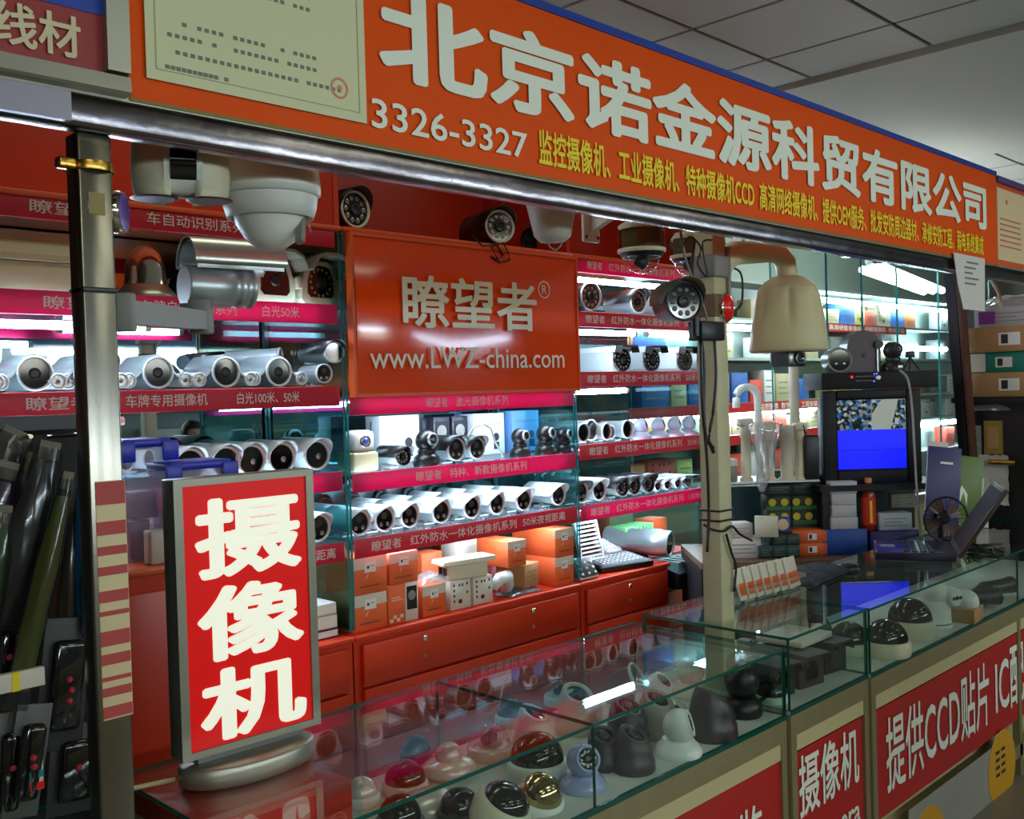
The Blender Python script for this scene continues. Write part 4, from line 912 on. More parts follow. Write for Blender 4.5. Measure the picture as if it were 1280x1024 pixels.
def flute(mb):
    n = 112; rows = []; H_ = zc1-zc0; vs = []; fs = []
    prof = [(.126, 0), (.132, .03), (.128, .15), (.125, .3), (.1225, .38), (.121, .45), (.119, .51), (.117, .57), (.115, .62), (.112, .68), (.109, .72), (.106, .76), (.103, .79), (.100, .815), (.096, .84), (.078, .92), (.05, .985), (.03, 1.0)]
    for r, t in prof:
        for i in range(n):
            a = 2*PI*i/n; g = .2+(1-abs(math.sin(3.5*(a+2.58))))**2; w_ = (1/(1+math.exp(-(t-.42)*22)))*(1/(1+math.exp((t-.80)*60)))
            vs.append((r*(1-.13*w_*g)*math.cos(a), r*(1-.13*w_*g)*math.sin(a), zc0+t*H_))
    for j in range(len(prof)-1):
        for i in range(n): fs.append((j*n+i, j*n+(i+1) % n, (j+1)*n+(i+1) % n, (j+1)*n+i))
    fs.append(list(range(n))[::-1]); mb.add(vs, fs, 0, True)
part('shell', flute, BEIGE, pt)
part('screw', lambda mb: [mb.latheY([(.004, 0), (.003, .003)], 8, c=(.125*math.sin(q), -.125*math.cos(q), zc0+.03), d=(math.sin(q), -math.cos(q), 0)) for q in (-.2, -1.2, .9)], DARK, pt)
xa = 2.67-pt.location.x
part('arm', lambda mb: mb.tube([(xa, 0, zc1-.02), (xa+.03, 0, zc1+.02), (xa+.10, 0, zc1+.052), (-.12, 0, zc1+.070), (-.045, 0, zc1+.068), (-.008, 0, zc1+.045), (0, 0, zc1+.01), (0, 0, zc1-.02)], [.040, .042, .038, .033, .033, .036, .034, .034], 16), BEIGE, pt)
part('flange', lambda mb: mb.rbox(xa-.004, -.045, zc1-.12, xa+.012, .045, zc1+.06, .004), GREYP, pt)
md = part('camera_module', lambda mb: mb.rbox(-.05, -.045, zc0-.042, .04, .045, zc0-.001, .01), SILVER, pt, rot=(0, 0, -.2))
part('lens', lambda mb: mb.latheY([(.022, 0), (.024, .008), (.017, .010), (.012, .004)], 20, c=(-.006, -.045, zc0-.022)), LENS, md)
part('yoke', lambda mb: [mb.box(q, -.03, zc0-.05, q+.012, .03, zc0-.002) for q in (-.066, .045)], BLACK, pt)
rl = thing('alarm_light', 'round red alarm light with chrome rim on the white post', 'lamp', tuple(Py(908, 385, 1.70)))
part('rim', lambda mb: mb.latheY([(.028, -.03), (.044, -.02), (.047, 0), (.044, .003)], 26, d=(.30, -.95, 0)), CHROME, rl)
part('lens_cover', lambda mb: mb.latheY([(.044, .0035), (.036, .014), (.018, .021), (.001, .023)], 24, d=(.30, -.95, 0)), mat('red_lens', (226, 26, 16), .2), rl)

# ================================================================== GLASS COUNTERS
def counter(label, x0, x1, y0, y1, zb, zt, splits, glassname='glass_counter', g=.008):
    o = thing(glassname, label, 'counter', (x0, y0, 0)); w = x1-x0; d = y1-y0
    def sheet(nm, *b): return part(nm, MB().box(*b, 0, 1), [SHEET, EDGE], o)
    xs_ = [0]+splits+[w]
    for a, b in zip(xs_, xs_[1:]):
        sheet('top_pane', a+.0005, 0, zt-g, b-.0005, d, zt)
        sheet('front_pane', a+.0005, 0, zb+.012, b-.0005, g, zt-g-.0005)
        sheet('back_pane', a+.0005, d-g, zb+.012, b-.0005, d, zt-g-.0005)
    sheet('end_pane', 0, g+.0005, zb+.012, g, d-g-.0005, zt-g-.0005); sheet('end_pane', w-g, g+.0005, zb+.012, w, d-g-.0005, zt-g-.0005)
    part('floor_board', MB().box(.001, .001, zb, w-.001, d-.001, zb+.0115), FABRIC, o)
    part('floor_edge', MB().box(0, -.001, zb-.001, w, .0005, zb+.012), EDGE, o)
    part('top_rail', MB().box(0, 0, zb-.062, w, d, zb-.0015), CHAMP, o)
    part('cream_rail', MB().box(.03, .004, zb-.11, w-.03, .02, zb-.0625), CREAM, o)
    part('plinth', MB().box(.03, .06, 0, w-.03, d-.01, zb-.0625), CREAM, o)
    for q in [0]+splits+[w-.03]:
        q_ = q if q in (0, w-.03) else q-.015
        part('upright', MB().box(q_, -.0, 0, q_+.03, .03, zb-.0625), CHAMP, o)
    part('bottom_rail', MB().box(.03, 0, .08, w-.03, .03, .13), CHAMP, o)
    return o
NX0 = .85
nc = counter('near glass counter full of dome cameras with a red front panel', NX0, 2.545, 1.460, 2.00, .697, .900, [.855, ])
rp = part('front_panel', MB().box(.04, .008, .132, 1.665, .0585, .583), PANELRED, nc)
letters('监', 1.44, .34, 1.56, .505, .005, WHITE_T, nc, .01)
mc = counter('short middle glass counter holding black camera housings', 2.548, 3.034, 1.448, 1.967, .708, .930, [])
part('front_panel', MB().box(.035, .008, .132, .451, .0585, .590), PANELRED, mc)
letters('摄像机', .045, .395, .42, .575, .005, WHITE_T, mc, .015); letters('Camera', .10, .27, .42, .35, .005, WHITE_T, mc, .015)
rcn = counter('long right glass counter with domes and the laptop on it', 3.038, 5.40, 1.440, 1.93, .708, .930, [1.36])
part('front_panel', MB().box(.045, .008, .235, 2.31, .0585, .590), PANELRED, rcn)
letters('提供CCD贴片', .105, .300, 1.02, .548, .005, WHITE_T, rcn, .012); letters('IC配', 1.09, .30, 1.42, .548, .005, WHITE_T, rcn, .012)
part('white_sheet', MB().box(.25, -.003, -.05, 1.2, -.0005, .205), mat('silver_sheet', (150, 146, 132), .6), rcn)
for q, (a, b) in enumerate((( .30, .12), (1.02, .20))):
    st = part('yellow_sticker', lambda mb: mb.latheY([(.15, 0), (.149, .001)], 28, c=(a+.1, -.004, b-.1)), mat('amber_sticker', (206, 150, 30), .5), rcn)
    part('print', lambda mb: [mb.box(a+.03+.06*j, -.0065, b-.02-.03*i-.012, a+.07+.06*j, -.0055, b-.02-.03*i) for i in range(4) for j in range(2)], INK, st)
# neighbour counter at lower left
ncl = counter('corner of the neighbouring glass counter at the bottom left', -.9, .796, 1.40, 1.955, .60, .900, [])
# red board under the lightbox
rb = thing('red_board', 'flat orange-red board lying inside the counter under the lightbox', 'board', (NX0+.012, 1.64, .709))
part('board', MB().rbox(0, 0, 0, .31, .345, .178, .004), ORANGE, rb)

# --- standing lightbox
lb = thing('standing_lightbox', 'red lit lightbox with three large white characters on an oval foot', 'lightbox', (1.035, 1.80, .9), -.02)
zt_ = 1.500-.9; zb_ = .955-.9+.004
part('case', MB().rbox(-.138, .003, zb_, .168, .05, zt_, .003), ALU, lb)
def lf(mb):
    mb.box(-.14, -.006, zb_, -.122, .0025, zt_); mb.box(.152, -.006, zb_, .17, .0025, zt_); mb.box(-.122, -.006, zb_, .152, .0025, zb_+.014); mb.box(-.122, -.006, zt_-.014, .152, .0025, zt_)
part('frame', lf, ALU, lb)
part('lit_panel', MB().box(-.1215, -.002, zb_+.0145, .1515, .0028, zt_-.0145), LIGHTRED, lb, label='red backlit face')
for ch, za, zb2 in (('摄', .395, .558), ('像', .232, .385), ('机', .075, .222)):
    letters(ch, -.100, za+.005, .138, zb2, -.0035, LIGHTWHITE, lb, .030, 'character')
part('foot', lambda mb: mb.at((.015, .025, 0), sc=(1, .56, 1)).lathe([(.142, 0), (.146, .004), (.146, .036), (.140, .040), (.10, .042)], 48), ALU, lb)
part('power_cord', lambda mb: mb.tube([(-.13, .05, .012), (-.20, .08, .008), (-.26, .10, .008)], .005), mat('cream_cord', (190, 176, 130), .5), lb)
part('stem', lambda mb: mb.box(-.10, .012, .0425, .13, .038, zb_-.0005), GREYP, lb)

# --- domes in the near counter
Z0 = .709
def G(px, py): return tuple(Pz(px, py, Z0))
eyeball('glossy lavender eyeball camera at the front left corner of the near counter', G(729, 985), .92, -.35, LAV, pitch=.45, ringm=LAV)
turret('dark brown turret camera with an open window, in front between lavender and white ones', G(792, 962), .95, .25, BROWN)
eyeball('white eyeball camera on a ringed base in the middle front of the near counter', G(848, 942), 1.0, .55, WHITEP, pitch=.30)
turret('tallest dark brown turret camera leaning right of the white eyeball', G(890, 920), 1.20, 1.1, BROWN)
o = thing('ball_camera', 'matt black ball camera with a cable at the right end of the near counter', 'camera', G(928, 893))
part('ball', lambda mb: mb.sphere((0, 0, .095), .050, 26, 14), DARK, o)
part('ring_base', lambda mb: mb.lathe([(.055, 0), (.058, .01), (.056, .035), (.045, .045), (.04, .05)], 30), DARK, o)
part('cable', lambda mb: mb.tube([(.05, -.01, .02), (.09, -.02, .03), (.12, 0, .015), (.11, .04, .01), (.06, .05, .01)], .006), BLACK, o)
dome('mirrored gold dome in a white ring at the bottom edge of the picture', G(672, 1008), .95, base=WHITEP, glass=GOLDM, bh=.030, inner=False, rx=.35)
o = thing('wide_dome_camera', 'tilted ivory dome camera with a big black window at the bottom edge', 'camera', G(618, 1030), .5, rx=.5)
part('base', lambda mb: mb.lathe([(.066, 0), (.07, .015), (.064, .055), (.055, .062)], 30), IVORY, o)
part('window', lambda mb: mb.lathe([(.054*math.cos(t), .060+.035*math.sin(t)) for t in [PI/2*i/8 for i in range(8)]]+[(.0006, .095)], 26), LENS, o)
o = thing('disc_camera', 'flat satin silver disc-shaped ceiling camera near the bottom edge', 'camera', G(538, 1012))
part('disc', lambda mb: mb.lathe([(.06, 0), (.072, .012), (.060, .028), (.035, .040), (.001, .044)], 32), PEARL, o)
dome('large white dome camera with a smoked cover behind the gold dome', G(672, 970), 1.25, base=WHITEP, glass=SMOKE, bh=.032)
dome('clear-covered pink-white dome camera behind the smoked one', G(613, 945), 1.0, base=PEARL, glass=CLEARD, bh=.030)
o = thing('ufo_camera', 'pearly saucer-shaped camera in the left half of the near counter', 'camera', G(562, 968))
part('saucer', lambda mb: mb.lathe([(.055, 0), (.075, .018), (.055, .034), (.035, .040)], 32), PEARL, o); part('cap', lambda mb: mb.sphere((0, 0, .046), .034, 24, 10), PEARL, o)
dome('dome camera with smoked cover and pearl ring near the red board', G(507, 990), .92, base=PEARL, glass=SMOKE, bh=.028)
dome('small pearl dome with an opaque cover near the red board', G(452, 1004), .72, base=WHITEP, glass=PEARL, bh=.03, inner=False)
eyeball('tiny gold-lensed eyeball camera next to the red board', G(424, 1010), .5, -.2, PEARL, pitch=.4)
dome('clear dome camera at the front left corner below the lightbox', G(380, 1016), .8, base=WHITEP, glass=CLEARD, bh=.026)
dome('clear dome camera with pink ring at the bottom left of the near counter', G(398, 1034), .9, base=PEARL, glass=CLEARD, bh=.024)
dome('black dome camera at the bottom edge left of the tilted ivory one', G(500, 1040), .9, base=DARK, glass=SMOKE)
dome('smoked dome between the silver disc and the ivory dome', G(575, 1028), .85, base=DARK, glass=SMOKE)
dome('white smoked dome right behind the black ball', G(965, 880), .8, base=WHITEP, glass=SMOKE)
turret('low black turret camera behind the front brown one', G(755, 958), .85, -.3, BLACK)
turret('grey turret camera behind the white eyeball', G(822, 918), 1.05, 0, mat('stone_grey', (150, 148, 134), .4))
turret('dark turret camera behind the front brown turret', G(785, 928), 1.05, .2, DARK)
turret('ivory turret camera with a slot seen through the counter top', G(722, 912), 1.1, -.2, mat('pink_ivory', (216, 196, 182), .4))
turret('broad ivory turret camera beside the dark ring in the left middle', G(668, 935), 1.0, .4, MATS['pink_ivory'])
o = thing('glass_cylinder_camera', 'clear cylindrical camera cover standing in the middle of the near counter', 'camera', G(780, 880))
part('cover', lambda mb: mb.latheY([(.040, -.05), (.042, .05)], 26, c=(0, 0, .06), d=(.3, -.8, .5), cap0=False, cap1=False), CLEARD, o)
part('rim', lambda mb: mb.latheY([(.042, .045), (.046, .052), (.040, .055)], 26, c=(0, 0, .06), d=(.3, -.8, .5), cap0=False, cap1=False), WHITEP, o)
part('base', lambda mb: mb.rbox(-.03, -.02, 0, .03, .05, .03, .004), GREYP, o)
eyeball('white ringed camera with a dark eye, left of the two at the right middle', G(822, 888), .95, .3, WHITEP, pitch=.9)
eyeball('white ringed camera with a dark eye, right of the two near the post', G(862, 868), 1.0, .5, IVORY, pitch=.9)
dome('clear-lensed small camera in a white ring at the back of the near counter', G(845, 905), .7, base=WHITEP, glass=CLEARD)
ct = carton('small white carton box seen through the counter glass in the middle', G(745, 905), .06, .06, .06, BOXW)
dome('smoked dome at the left back of the near counter', G(520, 950), .7, base=DARK, glass=SMOKE); 
dome('smoked dome camera with white base, back row middle of the near counter', G(640, 905), .8, base=WHITEP, glass=SMOKE)
dome('clear dome camera with white base in the back row right of middle', G(700, 880), .8, base=WHITEP, glass=CLEARD)
# --- middle counter
Z0 = .720
for i, (px, py, w) in enumerate(((978, 872, .12), (1015, 858, .12), (1045, 840, .11))):
    o = thing('box_camera', 'dark brown box camera, %s from the left in the middle counter' % ORD[i], 'camera', G(px, py), -.15, 'dark box cameras in the middle counter')
    part('housing', lambda mb: mb.prism([(-w*.5, 0), (w*.5, 0), (w*.5, .07), (w*.42, .095), (-w*.42, .095), (-w*.5, .07)], 0, .16), DARK if i != 1 else BROWN, o)
    part('front', lambda mb: mb.latheY([(.034, 0), (.030, .004)], 20, c=(0, 0, .045)), LENS, o)
    part('roof', lambda mb: mb.prism([(-w*.54, .072), (-w*.44, .098), (w*.44, .098), (w*.54, .072), (w*.46, .104), (-w*.46, .104)], -.03, .17), BROWN, o)
carton('flat white carton lying on the dark box cameras', (2.92, 1.56, .826), .20, .16, .018, BOXW)
dome('smoked dome camera touching the right glass of the middle counter', G(1062, 815), 1.25, base=IVORY, glass=SMOKE, bh=.03)
dome('smoked dome camera at the back of the middle counter', G(1020, 800), 1.1, base=IVORY, glass=SMOKE, bh=.03)
eyeball('grey eyeball camera behind the dark box cameras', G(930, 842), 1.0, .2, mat('stone_grey', (150, 148, 134), .4))
fk = thing('glass_tray', 'clear tray of orange price cards on the counter behind the white post', 'tray', (3.03, 1.80, .931), 0)
part('tray', lambda mb: mb.box(-.19, -.07, 0, .20, .10, .05, 0, 0), [SHEET, EDGE], fk)
for i in range(7):
    o = thing('price_card', 'orange and white packaged card, %s in the clear tray' % ORD[i], 'card', (2.90+.046*i, 1.80-.004*i, .9375), .1, 'packaged cards in the clear tray', rx=-.25)
    part('card', lambda mb: mb.rbox(-.045, -.004, 0, .045, .004, .105, .002), BOXW, o, key='pcard')
    part('orange_print', lambda mb: mb.box(-.04, -.0055, .015, .04, -.0045, .055), BOXO, o, key='pcardo')
# --- right counter
Z0 = .720
dome('smoked dome camera on a cream base, nearest in the right counter', G(1108, 818), 1.35, base=IVORY, glass=SMOKE, bh=.036)
dome('smoked dome camera on a cream base, second in the right counter', G(1138, 795), 1.45, base=IVORY, glass=SMOKE, bh=.042)
o = thing('robot_camera', 'white pan camera with a pod of three lenses in the right counter', 'camera', G(1166, 782), 0)
part('body', lambda mb: mb.lathe([(.068, 0), (.070, .012), (.066, .02), (.064, .075), (.058, .10)], 32), WHITEP, o)
part('base_ring', lambda mb: mb.lathe([(.0705, .013), (.0715, .016), (.0705, .019)], 32, cap0=False, cap1=False), GREYP, o)
part('head', lambda mb: mb.sphere((0, -.01, .118), .052, 26, 14), WHITEP, o)
pod = part('lens_pod', lambda mb: mb.latheY([(.028, -.01), (.038, .02), (.036, .05), (.030, .055)], 26, c=(.03, -.035, .115), d=(-.30, -.95, -.05)), WHITEP, o)
for q in (-.018, 0, .018): part('lens', lambda mb: mb.latheY([(.007 if q else .009, .055), (.006, .059)], 12, c=(.03+q*.95, -.035-q*.30, .115), d=(-.30, -.95, -.05)), BLACK, pod)
o = thing('boxed_dome', 'white ball camera sitting in a small brown box in the right counter', 'camera', G(1207, 775), .1)
part('box', lambda mb: mb.rbox(-.065, -.05, 0, .065, .05, .055, .003), CARD, o); part('ball', lambda mb: mb.sphere((0, 0, .07), .050, 26, 12), WHITEP, o)
for i, (px, py) in enumerate(((1245, 760), (1262, 745), (1232, 752))):
    o = bullet('black bullet camera lying in the dark right end of the right counter, %s one' % ('front', 'rear', 'left')[i], G(px, py), .035, .17, rz=.9+.4*i, body=DARK, face='none', rim=BLACK, group='black cameras in the right counter')

# ================================================================== TV, RECORDER, DESK
def CP(px, py, dep):                    # point at a distance along the viewing direction
    d = _ray(px, py); return d*(dep/FPX)+Vector((0, 0, EYE))
YAW = _A-PI/2
tvp = CP(1092, 605, 5.0)
tv = thing('television', 'black tube television showing a split blue camera picture', 'television', (tvp.x, tvp.y, tvp.z), YAW)
TVB = mat('black_tv_case', (24, 21, 26), .55, spec=.3)
def tvf(mb):
    mb.rbox(-.245, 0, 0, -.175, .06, .47, .008); mb.rbox(.175, 0, 0, .245, .06, .47, .008); mb.rbox(-.174, 0, 0, .174, .06, .07, .006); mb.rbox(-.174, 0, .425, .174, .06, .47, .006)
part('front_bezel', tvf, TVB, tv)
part('back_shell', lambda mb: mb.add([(-.24, .061, .01), (.24, .061, .01), (.24, .061, .46), (-.24, .061, .46), (-.15, .40, .04), (.15, .40, .04), (.15, .40, .36), (-.15, .40, .36)], [(0, 3, 2, 1), (4, 5, 6, 7), (0, 1, 5, 4), (1, 2, 6, 5), (2, 3, 7, 6), (3, 0, 4, 7)]), TVB, tv)
def scr_mat():
    m = bpy.data.materials.new('screen_picture'); m.use_nodes = True; nt = m.node_tree; b = nt.nodes['Principled BSDF']; N = nt.nodes.new; L = nt.links.new
    tc = N('ShaderNodeTexCoord'); vo = N('ShaderNodeTexVoronoi'); vo.inputs['Scale'].default_value = 70; L(tc.outputs['Object'], vo.inputs['Vector'])
    cr = N('ShaderNodeValToRGB'); e = cr.color_ramp.elements; e[0].color = srgb((20, 30, 40)); e[1].color = srgb((90, 190, 230))
    for p_, c_ in ((.3, (30, 60, 50)), (.5, (150, 160, 170)), (.7, (40, 120, 190)), (.85, (220, 225, 215))):
        el = e.new(p_); el.color = srgb(c_)
    cr.color_ramp.interpolation = 'CONSTANT'
    sp = N('ShaderNodeSeparateColor'); L(vo.outputs['Color'], sp.inputs[0]); L(sp.outputs[0], cr.inputs[0])
    b.inputs['Base Color'].default_value = (0, 0, 0, 1); L(cr.outputs[0], b.inputs['Emission Color']); b.inputs['Emission Strength'].default_value = .55
    b.inputs['Roughness'].default_value = .15; return m
SCR = scr_mat()
scn = part('screen', lambda mb: mb.box(-.173, .012, .072, .173, .02, .423), LENS, tv)
part('camera_view', lambda mb: mb.box(-.170, .009, .27, .0, .0115, .42), SCR, scn)
def v2(mb): mb.box(.001, .009, .27, .170, .0115, .42)
part('aisle_view', v2, mat('aisle_picture', (150, 152, 140), .3, emit=.35, ecol=(190, 200, 186)), scn)
part('aisle_goods', lambda mb: (mb.prism([(.095, .272), (.168, .272), (.168, .418), (.135, .418)], .0075, .0085), mb.prism([(.003, .35), (.003, .418), (.05, .418)], .0075, .0085)), SCR, scn)
part('blue_field', lambda mb: mb.box(-.170, .009, .075, .170, .0115, .269), mat('blue_screen', (10, 20, 220), .3, emit=1.0, ecol=(8, 22, 255)), scn)
part('blue_line', lambda mb: mb.box(-.170, .0075, .168, .170, .0088, .171), mat('dark_blue_line', (6, 10, 120), .3), scn)
dv = thing('video_recorder', 'black recorder with red and blue lights on the television', 'recorder', tuple(Vector(tv.location)+Vector((0, 0, .473))), YAW)
part('case', lambda mb: mb.rbox(-.25, -.01, 0, .33, .30, .085, .002), mat('matt_black', (16, 15, 17), .6, spec=.3), dv)
part('red_light', lambda mb: mb.latheY([(.006, 0), (.003, .002)], 10, c=(-.10, -.011, .062)), mat('red_led', (255, 20, 30), .3, emit=3, ecol=(255, 20, 30)), dv)
part('blue_light', lambda mb: [mb.latheY([(.004, 0), (.002, .002)], 10, c=q) for q in ((.012, -.011, .074), (.024, -.011, .076), (.01, -.011, .038))], mat('blue_led', (60, 80, 255), .3, emit=5, ecol=(50, 70, 255)), dv)
part('dial', lambda mb: mb.latheY([(.014, 0), (.013, .01), (.009, .012)], 18, c=(.03, -.01, .056)), SILVER, dv)
part('button', lambda mb: [mb.box(-.08+.014*k, -.012, z_, -.071+.014*k, -.0095, z_+.004) for k in range(7) for z_ in (.04, .062)], GREYP, dv)
base = Vector(tv.location)+Vector((0, 0, .559)); rgt = Vector((math.cos(YAW), math.sin(YAW), 0)); fwd = Vector((-math.sin(YAW), math.cos(YAW), 0))
o = thing('bullet_camera', 'black bullet camera with a pale ring at the left end of the recorder', 'camera', tuple(base+rgt*-.155), YAW)
part('housing', lambda mb: mb.latheY([(.055, -.12), (.06, -.11), (.06, 0)], 26, c=(0, 0, .062)), DARK, o)
part('bezel', lambda mb: mb.latheY([(.058, 0), (.063, .006), (.055, .010), (.052, .002)], 26, c=(0, 0, .062), cap0=False, cap1=False), GREYP, o); part('front_glass', lambda mb: mb.latheY([(.053, 0), (.053, .003)], 24, c=(0, 0, .062)), LENS, o)
part('led', lambda mb: [mb.latheY([(.01, 0), (.004, .003)], 8, c=(q, -.003, .045)) for q in (-.02, .02)], LED, o)
o = thing('housing_camera', 'large rounded brown camera standing in the middle of the recorder', 'camera', tuple(base+rgt*-.015+fwd*.05), YAW)
part('body', lambda mb: mb.prism([(-.08, .0), (.08, 0), (.085, .10)]+[(.085*math.cos(math.radians(a)), .12+.09*math.sin(math.radians(a))) for a in range(0, 181, 15)]+[(-.085, .10)], 0, .12, sm=False), BROWN, o)
part('screw', lambda mb: mb.latheY([(.012, 0), (.009, .003)], 14, c=(.0, 0, .085)), BLACK, o); part('bracket', lambda mb: mb.box(.06, -.012, .0, .068, -.002, .13), SILVER, o)
part('knob', lambda mb: mb.cyl((.07, -.02, .135), (.07, .02, .135), .022), BLACK, o)
pan_tilt('dark pan-tilt camera at the right of the big brown camera', tuple(base+rgt*.12+fwd*.03), 1.15, YAW+.3, DARK)
o = thing('mini_tripod', 'small black tripod stand right of the cameras on the recorder', 'tripod', tuple(base+rgt*.235+fwd*.1), YAW)
for q in range(3): part('leg', lambda mb: mb.cyl((0, 0, .07), (.045*math.cos(q*2.1), .045*math.sin(q*2.1), .003), .004), BLACK, o)
part('head', lambda mb: mb.rbox(-.022, -.012, .068, .022, .012, .10, .004), BLACK, o)
cable('white cable hanging down in front of the television', [CP(x, y, 4.8) for x, y in ((1125, 463), (1135, 475), (1140, 510), (1143, 560), (1146, 610), (1149, 650), (1151, 672))], .006, mat('pale_cord', (150, 150, 140), .5))
# rack that carries the television and the shelf left of it
rack = thing('rack', 'dark rack and low desk carrying the television, brackets and stacked boxes', 'rack', (0, 0, 0))
rk = CP(1000, 605, 4.95)
dd = rack
def frame_pt(u_, v_, h): return Vector((rk.x, rk.y, 0))+rgt*u_+fwd*v_+Vector((0, 0, h))
def obox(name, u0, v0, h0, u1, v1, h1, m_, parent): 
    return part(name, MB().box(u0, v0, h0, u1, v1, h1), m_, parent, (rk.x, rk.y, 0), (0, 0, YAW))
zs = rk.z
obox('board', .09, -.03, zs-.04, .75, .5, zs-.012, TVB, rack)
obox('glass_shelf', -.42, -.03, zs+.012, .089, .3, zs+.02, WHITEM, rack)
for u_ in (.11, .71): obox('leg', u_, 0, 0, u_+.03, .03, zs-.0405, BLACK, rack)
for u_ in (-.41, .06): obox('leg', u_, .26, 0, u_+.02, .28, zs+.0115, BLACK, rack)
obox('back_panel', -.42, .47, .2, .75, .49, zs-.05, mat('dark_green_panel', (30, 50, 50), .4), rack)
zd = .80
obox('desk_top', -.52, -.14, zd-.03, .66, .46, zd, mat('desk_top', (96, 72, 54), .5), dd)
obox('desk_front', -.52, -.12, .02, .66, -.10, zd-.031, mat('desk_dark', (26, 24, 26), .5), dd)
obox('desk_side', -.52, -.0995, .02, -.50, .45, zd-.031, MATS['desk_dark'], dd); obox('desk_side', .64, -.0995, .02, .66, .45, zd-.031, MATS['desk_dark'], dd)
def onshelf(px): return None
def U(px, py, v_):   # u position along the rack seen at a pixel, for depth v_
    d = _ray(px, py); o_ = Vector((rk.x, rk.y, 0)); t = ((o_+fwd*v_)-Vector((0, 0, 0))).dot(fwd)/d.dot(fwd)
    P_ = Vector((0, 0, EYE))+d*t; return (P_-o_).dot(rgt), P_.z
def put(px, py, v_, h): u_, _ = U(px, py, v_); return tuple(frame_pt(u_, v_, h))
BR = mat('bracket_grey', (196, 192, 170), .5)
for i, (px, hh, r, top) in enumerate(((933, .27, .028, 1), (984, .27, .035, 0), (1001, .24, .025, 1), (962, .25, .026, 1))):
    o = thing('pipe_bracket', 'pale upright camera bracket, %s on the shelf left of the television' % ('leftmost', 'the thick one', 'the one beside the television', 'the one wrapped in plastic')[i], 'bracket', put(px, 590, .02, zs+.0205), YAW, 'upright brackets beside the television')
    part('tube', lambda mb: mb.lathe([(r*1.2, 0), (r*1.2, .012), (r*.9, .018), (r*.85, hh*.8), (r*1.05, hh*.81), (r*1.05, hh)], 20), IVORY if i != 1 else BR, o)
    if top: part('head', lambda mb: mb.rbox(-r*1.3, -r, hh+.0005, r*1.3, r, hh+.04, .008), BR, o)
o = thing('plastic_bag', 'clear plastic wrap hanging round an upright bracket', 'bag', put(957, 590, -.03, zs-.03), YAW)
def wrap(mb):
    r = random.Random(4); n = 14; vs = []; fs = []; rows = [(0, .012), (.04, .03), (.12, .036), (.2, .05), (.28, .07), (.33, .085), (.345, .05)]
    for h_, q in rows:
        for i in range(n): a = 2*PI*i/n; k = q*(.75+.45*r.random()); vs.append((k*math.cos(a)-(.02 if h_ < .05 else 0), k*.6*math.sin(a), h_))
    for j in range(len(rows)-1):
        for i in range(n): fs.append((j*n+i, j*n+(i+1) % n, (j+1)*n+(i+1) % n, (j+1)*n+i))
    mb.add(vs, fs, 0, True)
part('film', wrap, WRAP, o)
o = thing('goose_neck_pipe', 'white hooked pipe rising behind the upright brackets', 'pipe', put(936, 590, .15, zs+.0205), YAW)
part('pipe', lambda mb: mb.tube([(.055, 0, 0), (.055, 0, .38)]+[(.0+.055*math.cos(math.radians(a)), 0, .41+.055*math.sin(math.radians(a))) for a in range(0, 181, 20)]+[(-.055, 0, .36)], .019, 14), WHITEP, o)
o = thing('straight_pipe', 'tall straight grey pipe below the beige speed dome', 'pipe', put(995, 590, .12, zs+.0205), YAW)
part('pipe', lambda mb: mb.cyl((0, 0, 0), (0, 0, .60), .025), BR, o); part('collar', lambda mb: mb.cyl((0, 0, .18), (0, 0, .26), .032), BR, o)
o = thing('black_handset', 'black device hanging beside the television', 'device', put(1018, 600, -.02, zs+.0205), YAW)
part('body', lambda mb: mb.rbox(-.045, 0, 0, .03, .05, .22, .012), BLACK, o); part('antenna', lambda mb: mb.cyl((-.03, .02, .22), (-.045, .02, .27), .006), BLACK, o)
o = thing('small_pot', 'small grey ribbed cup at the left end of the bracket shelf', 'cup', put(913, 592, 0, zs+.0205), YAW); part('cup', lambda mb: mb.lathe([(.028, 0), (.034, .005), (.036, .075), (.030, .078)], 18), GREYP, o); part('lid', lambda mb: mb.lathe([(.037, .0785), (.036, .11), (.02, .115)], 18), BR, o)
GRN = mat('dark_green_carton', (22, 56, 50), .5)
rows = [(1008, 1018, 700, 0)]
gi = 0
# stacks of boxes on the desk
def desk_stack(px, v_, items, tail, cat_group=None):
    u_, _ = U(px, 660, v_); h = zd+.001
    for i, (w, hh, m_, st, lab) in enumerate(items):
        carton(lab, tuple(frame_pt(u_, v_, h)), w, .12, hh, m_, YAW, cat_group, st); h += hh+.001
desk_stack(1012, -.02, [(.17, .062, BOXO, 'label', 'orange carton in front, lowest of two beside the green cartons'), (.17, .062, BOXO, 'label', 'orange carton in front, upper of two beside the green cartons')], '')
for i in range(3):
    desk_stack(957+i*17, -.06, [(.065, .062, GRN, 'lines', 'small plain green carton, %s from the left in the lowest row' % ORD[i]) ] + ([(.065, .05, GRN, 'lines', 'small plain green carton on the lowest row, %s one' % ('first', 'second')[i-1])] if i else []), '', 'small plain green cartons')
LFY = mat('leafy_carton', (28, 40, 30), .5)
for i, px in enumerate((975, 1005)):
    desk_stack(px, .10, [(.13, .14, LFY, None, 'dark plain carton carrying the %s stack of leaf-printed cartons' % ('left', 'right')[i])]+[(.13, .072, LFY, 'leafy', 'leaf-printed green carton, %s in the %s stack' % (('lower', 'upper')[k], ('left', 'right')[i])) for k in range(2)]+[(.125, .062, GRN, 'lines', 'dark green carton, %s on top of the %s leaf-printed stack' % (('lower', 'upper')[k], ('left', 'right')[i])) for k in range(2)], '')
desk_stack(1026, .12, [(.07, .30, GRN, None, 'tall dark green carton right of the leaf-printed stacks'), (.07, .08, GRN, 'lines', 'dark green carton on the tall one behind the white boxes')], '')
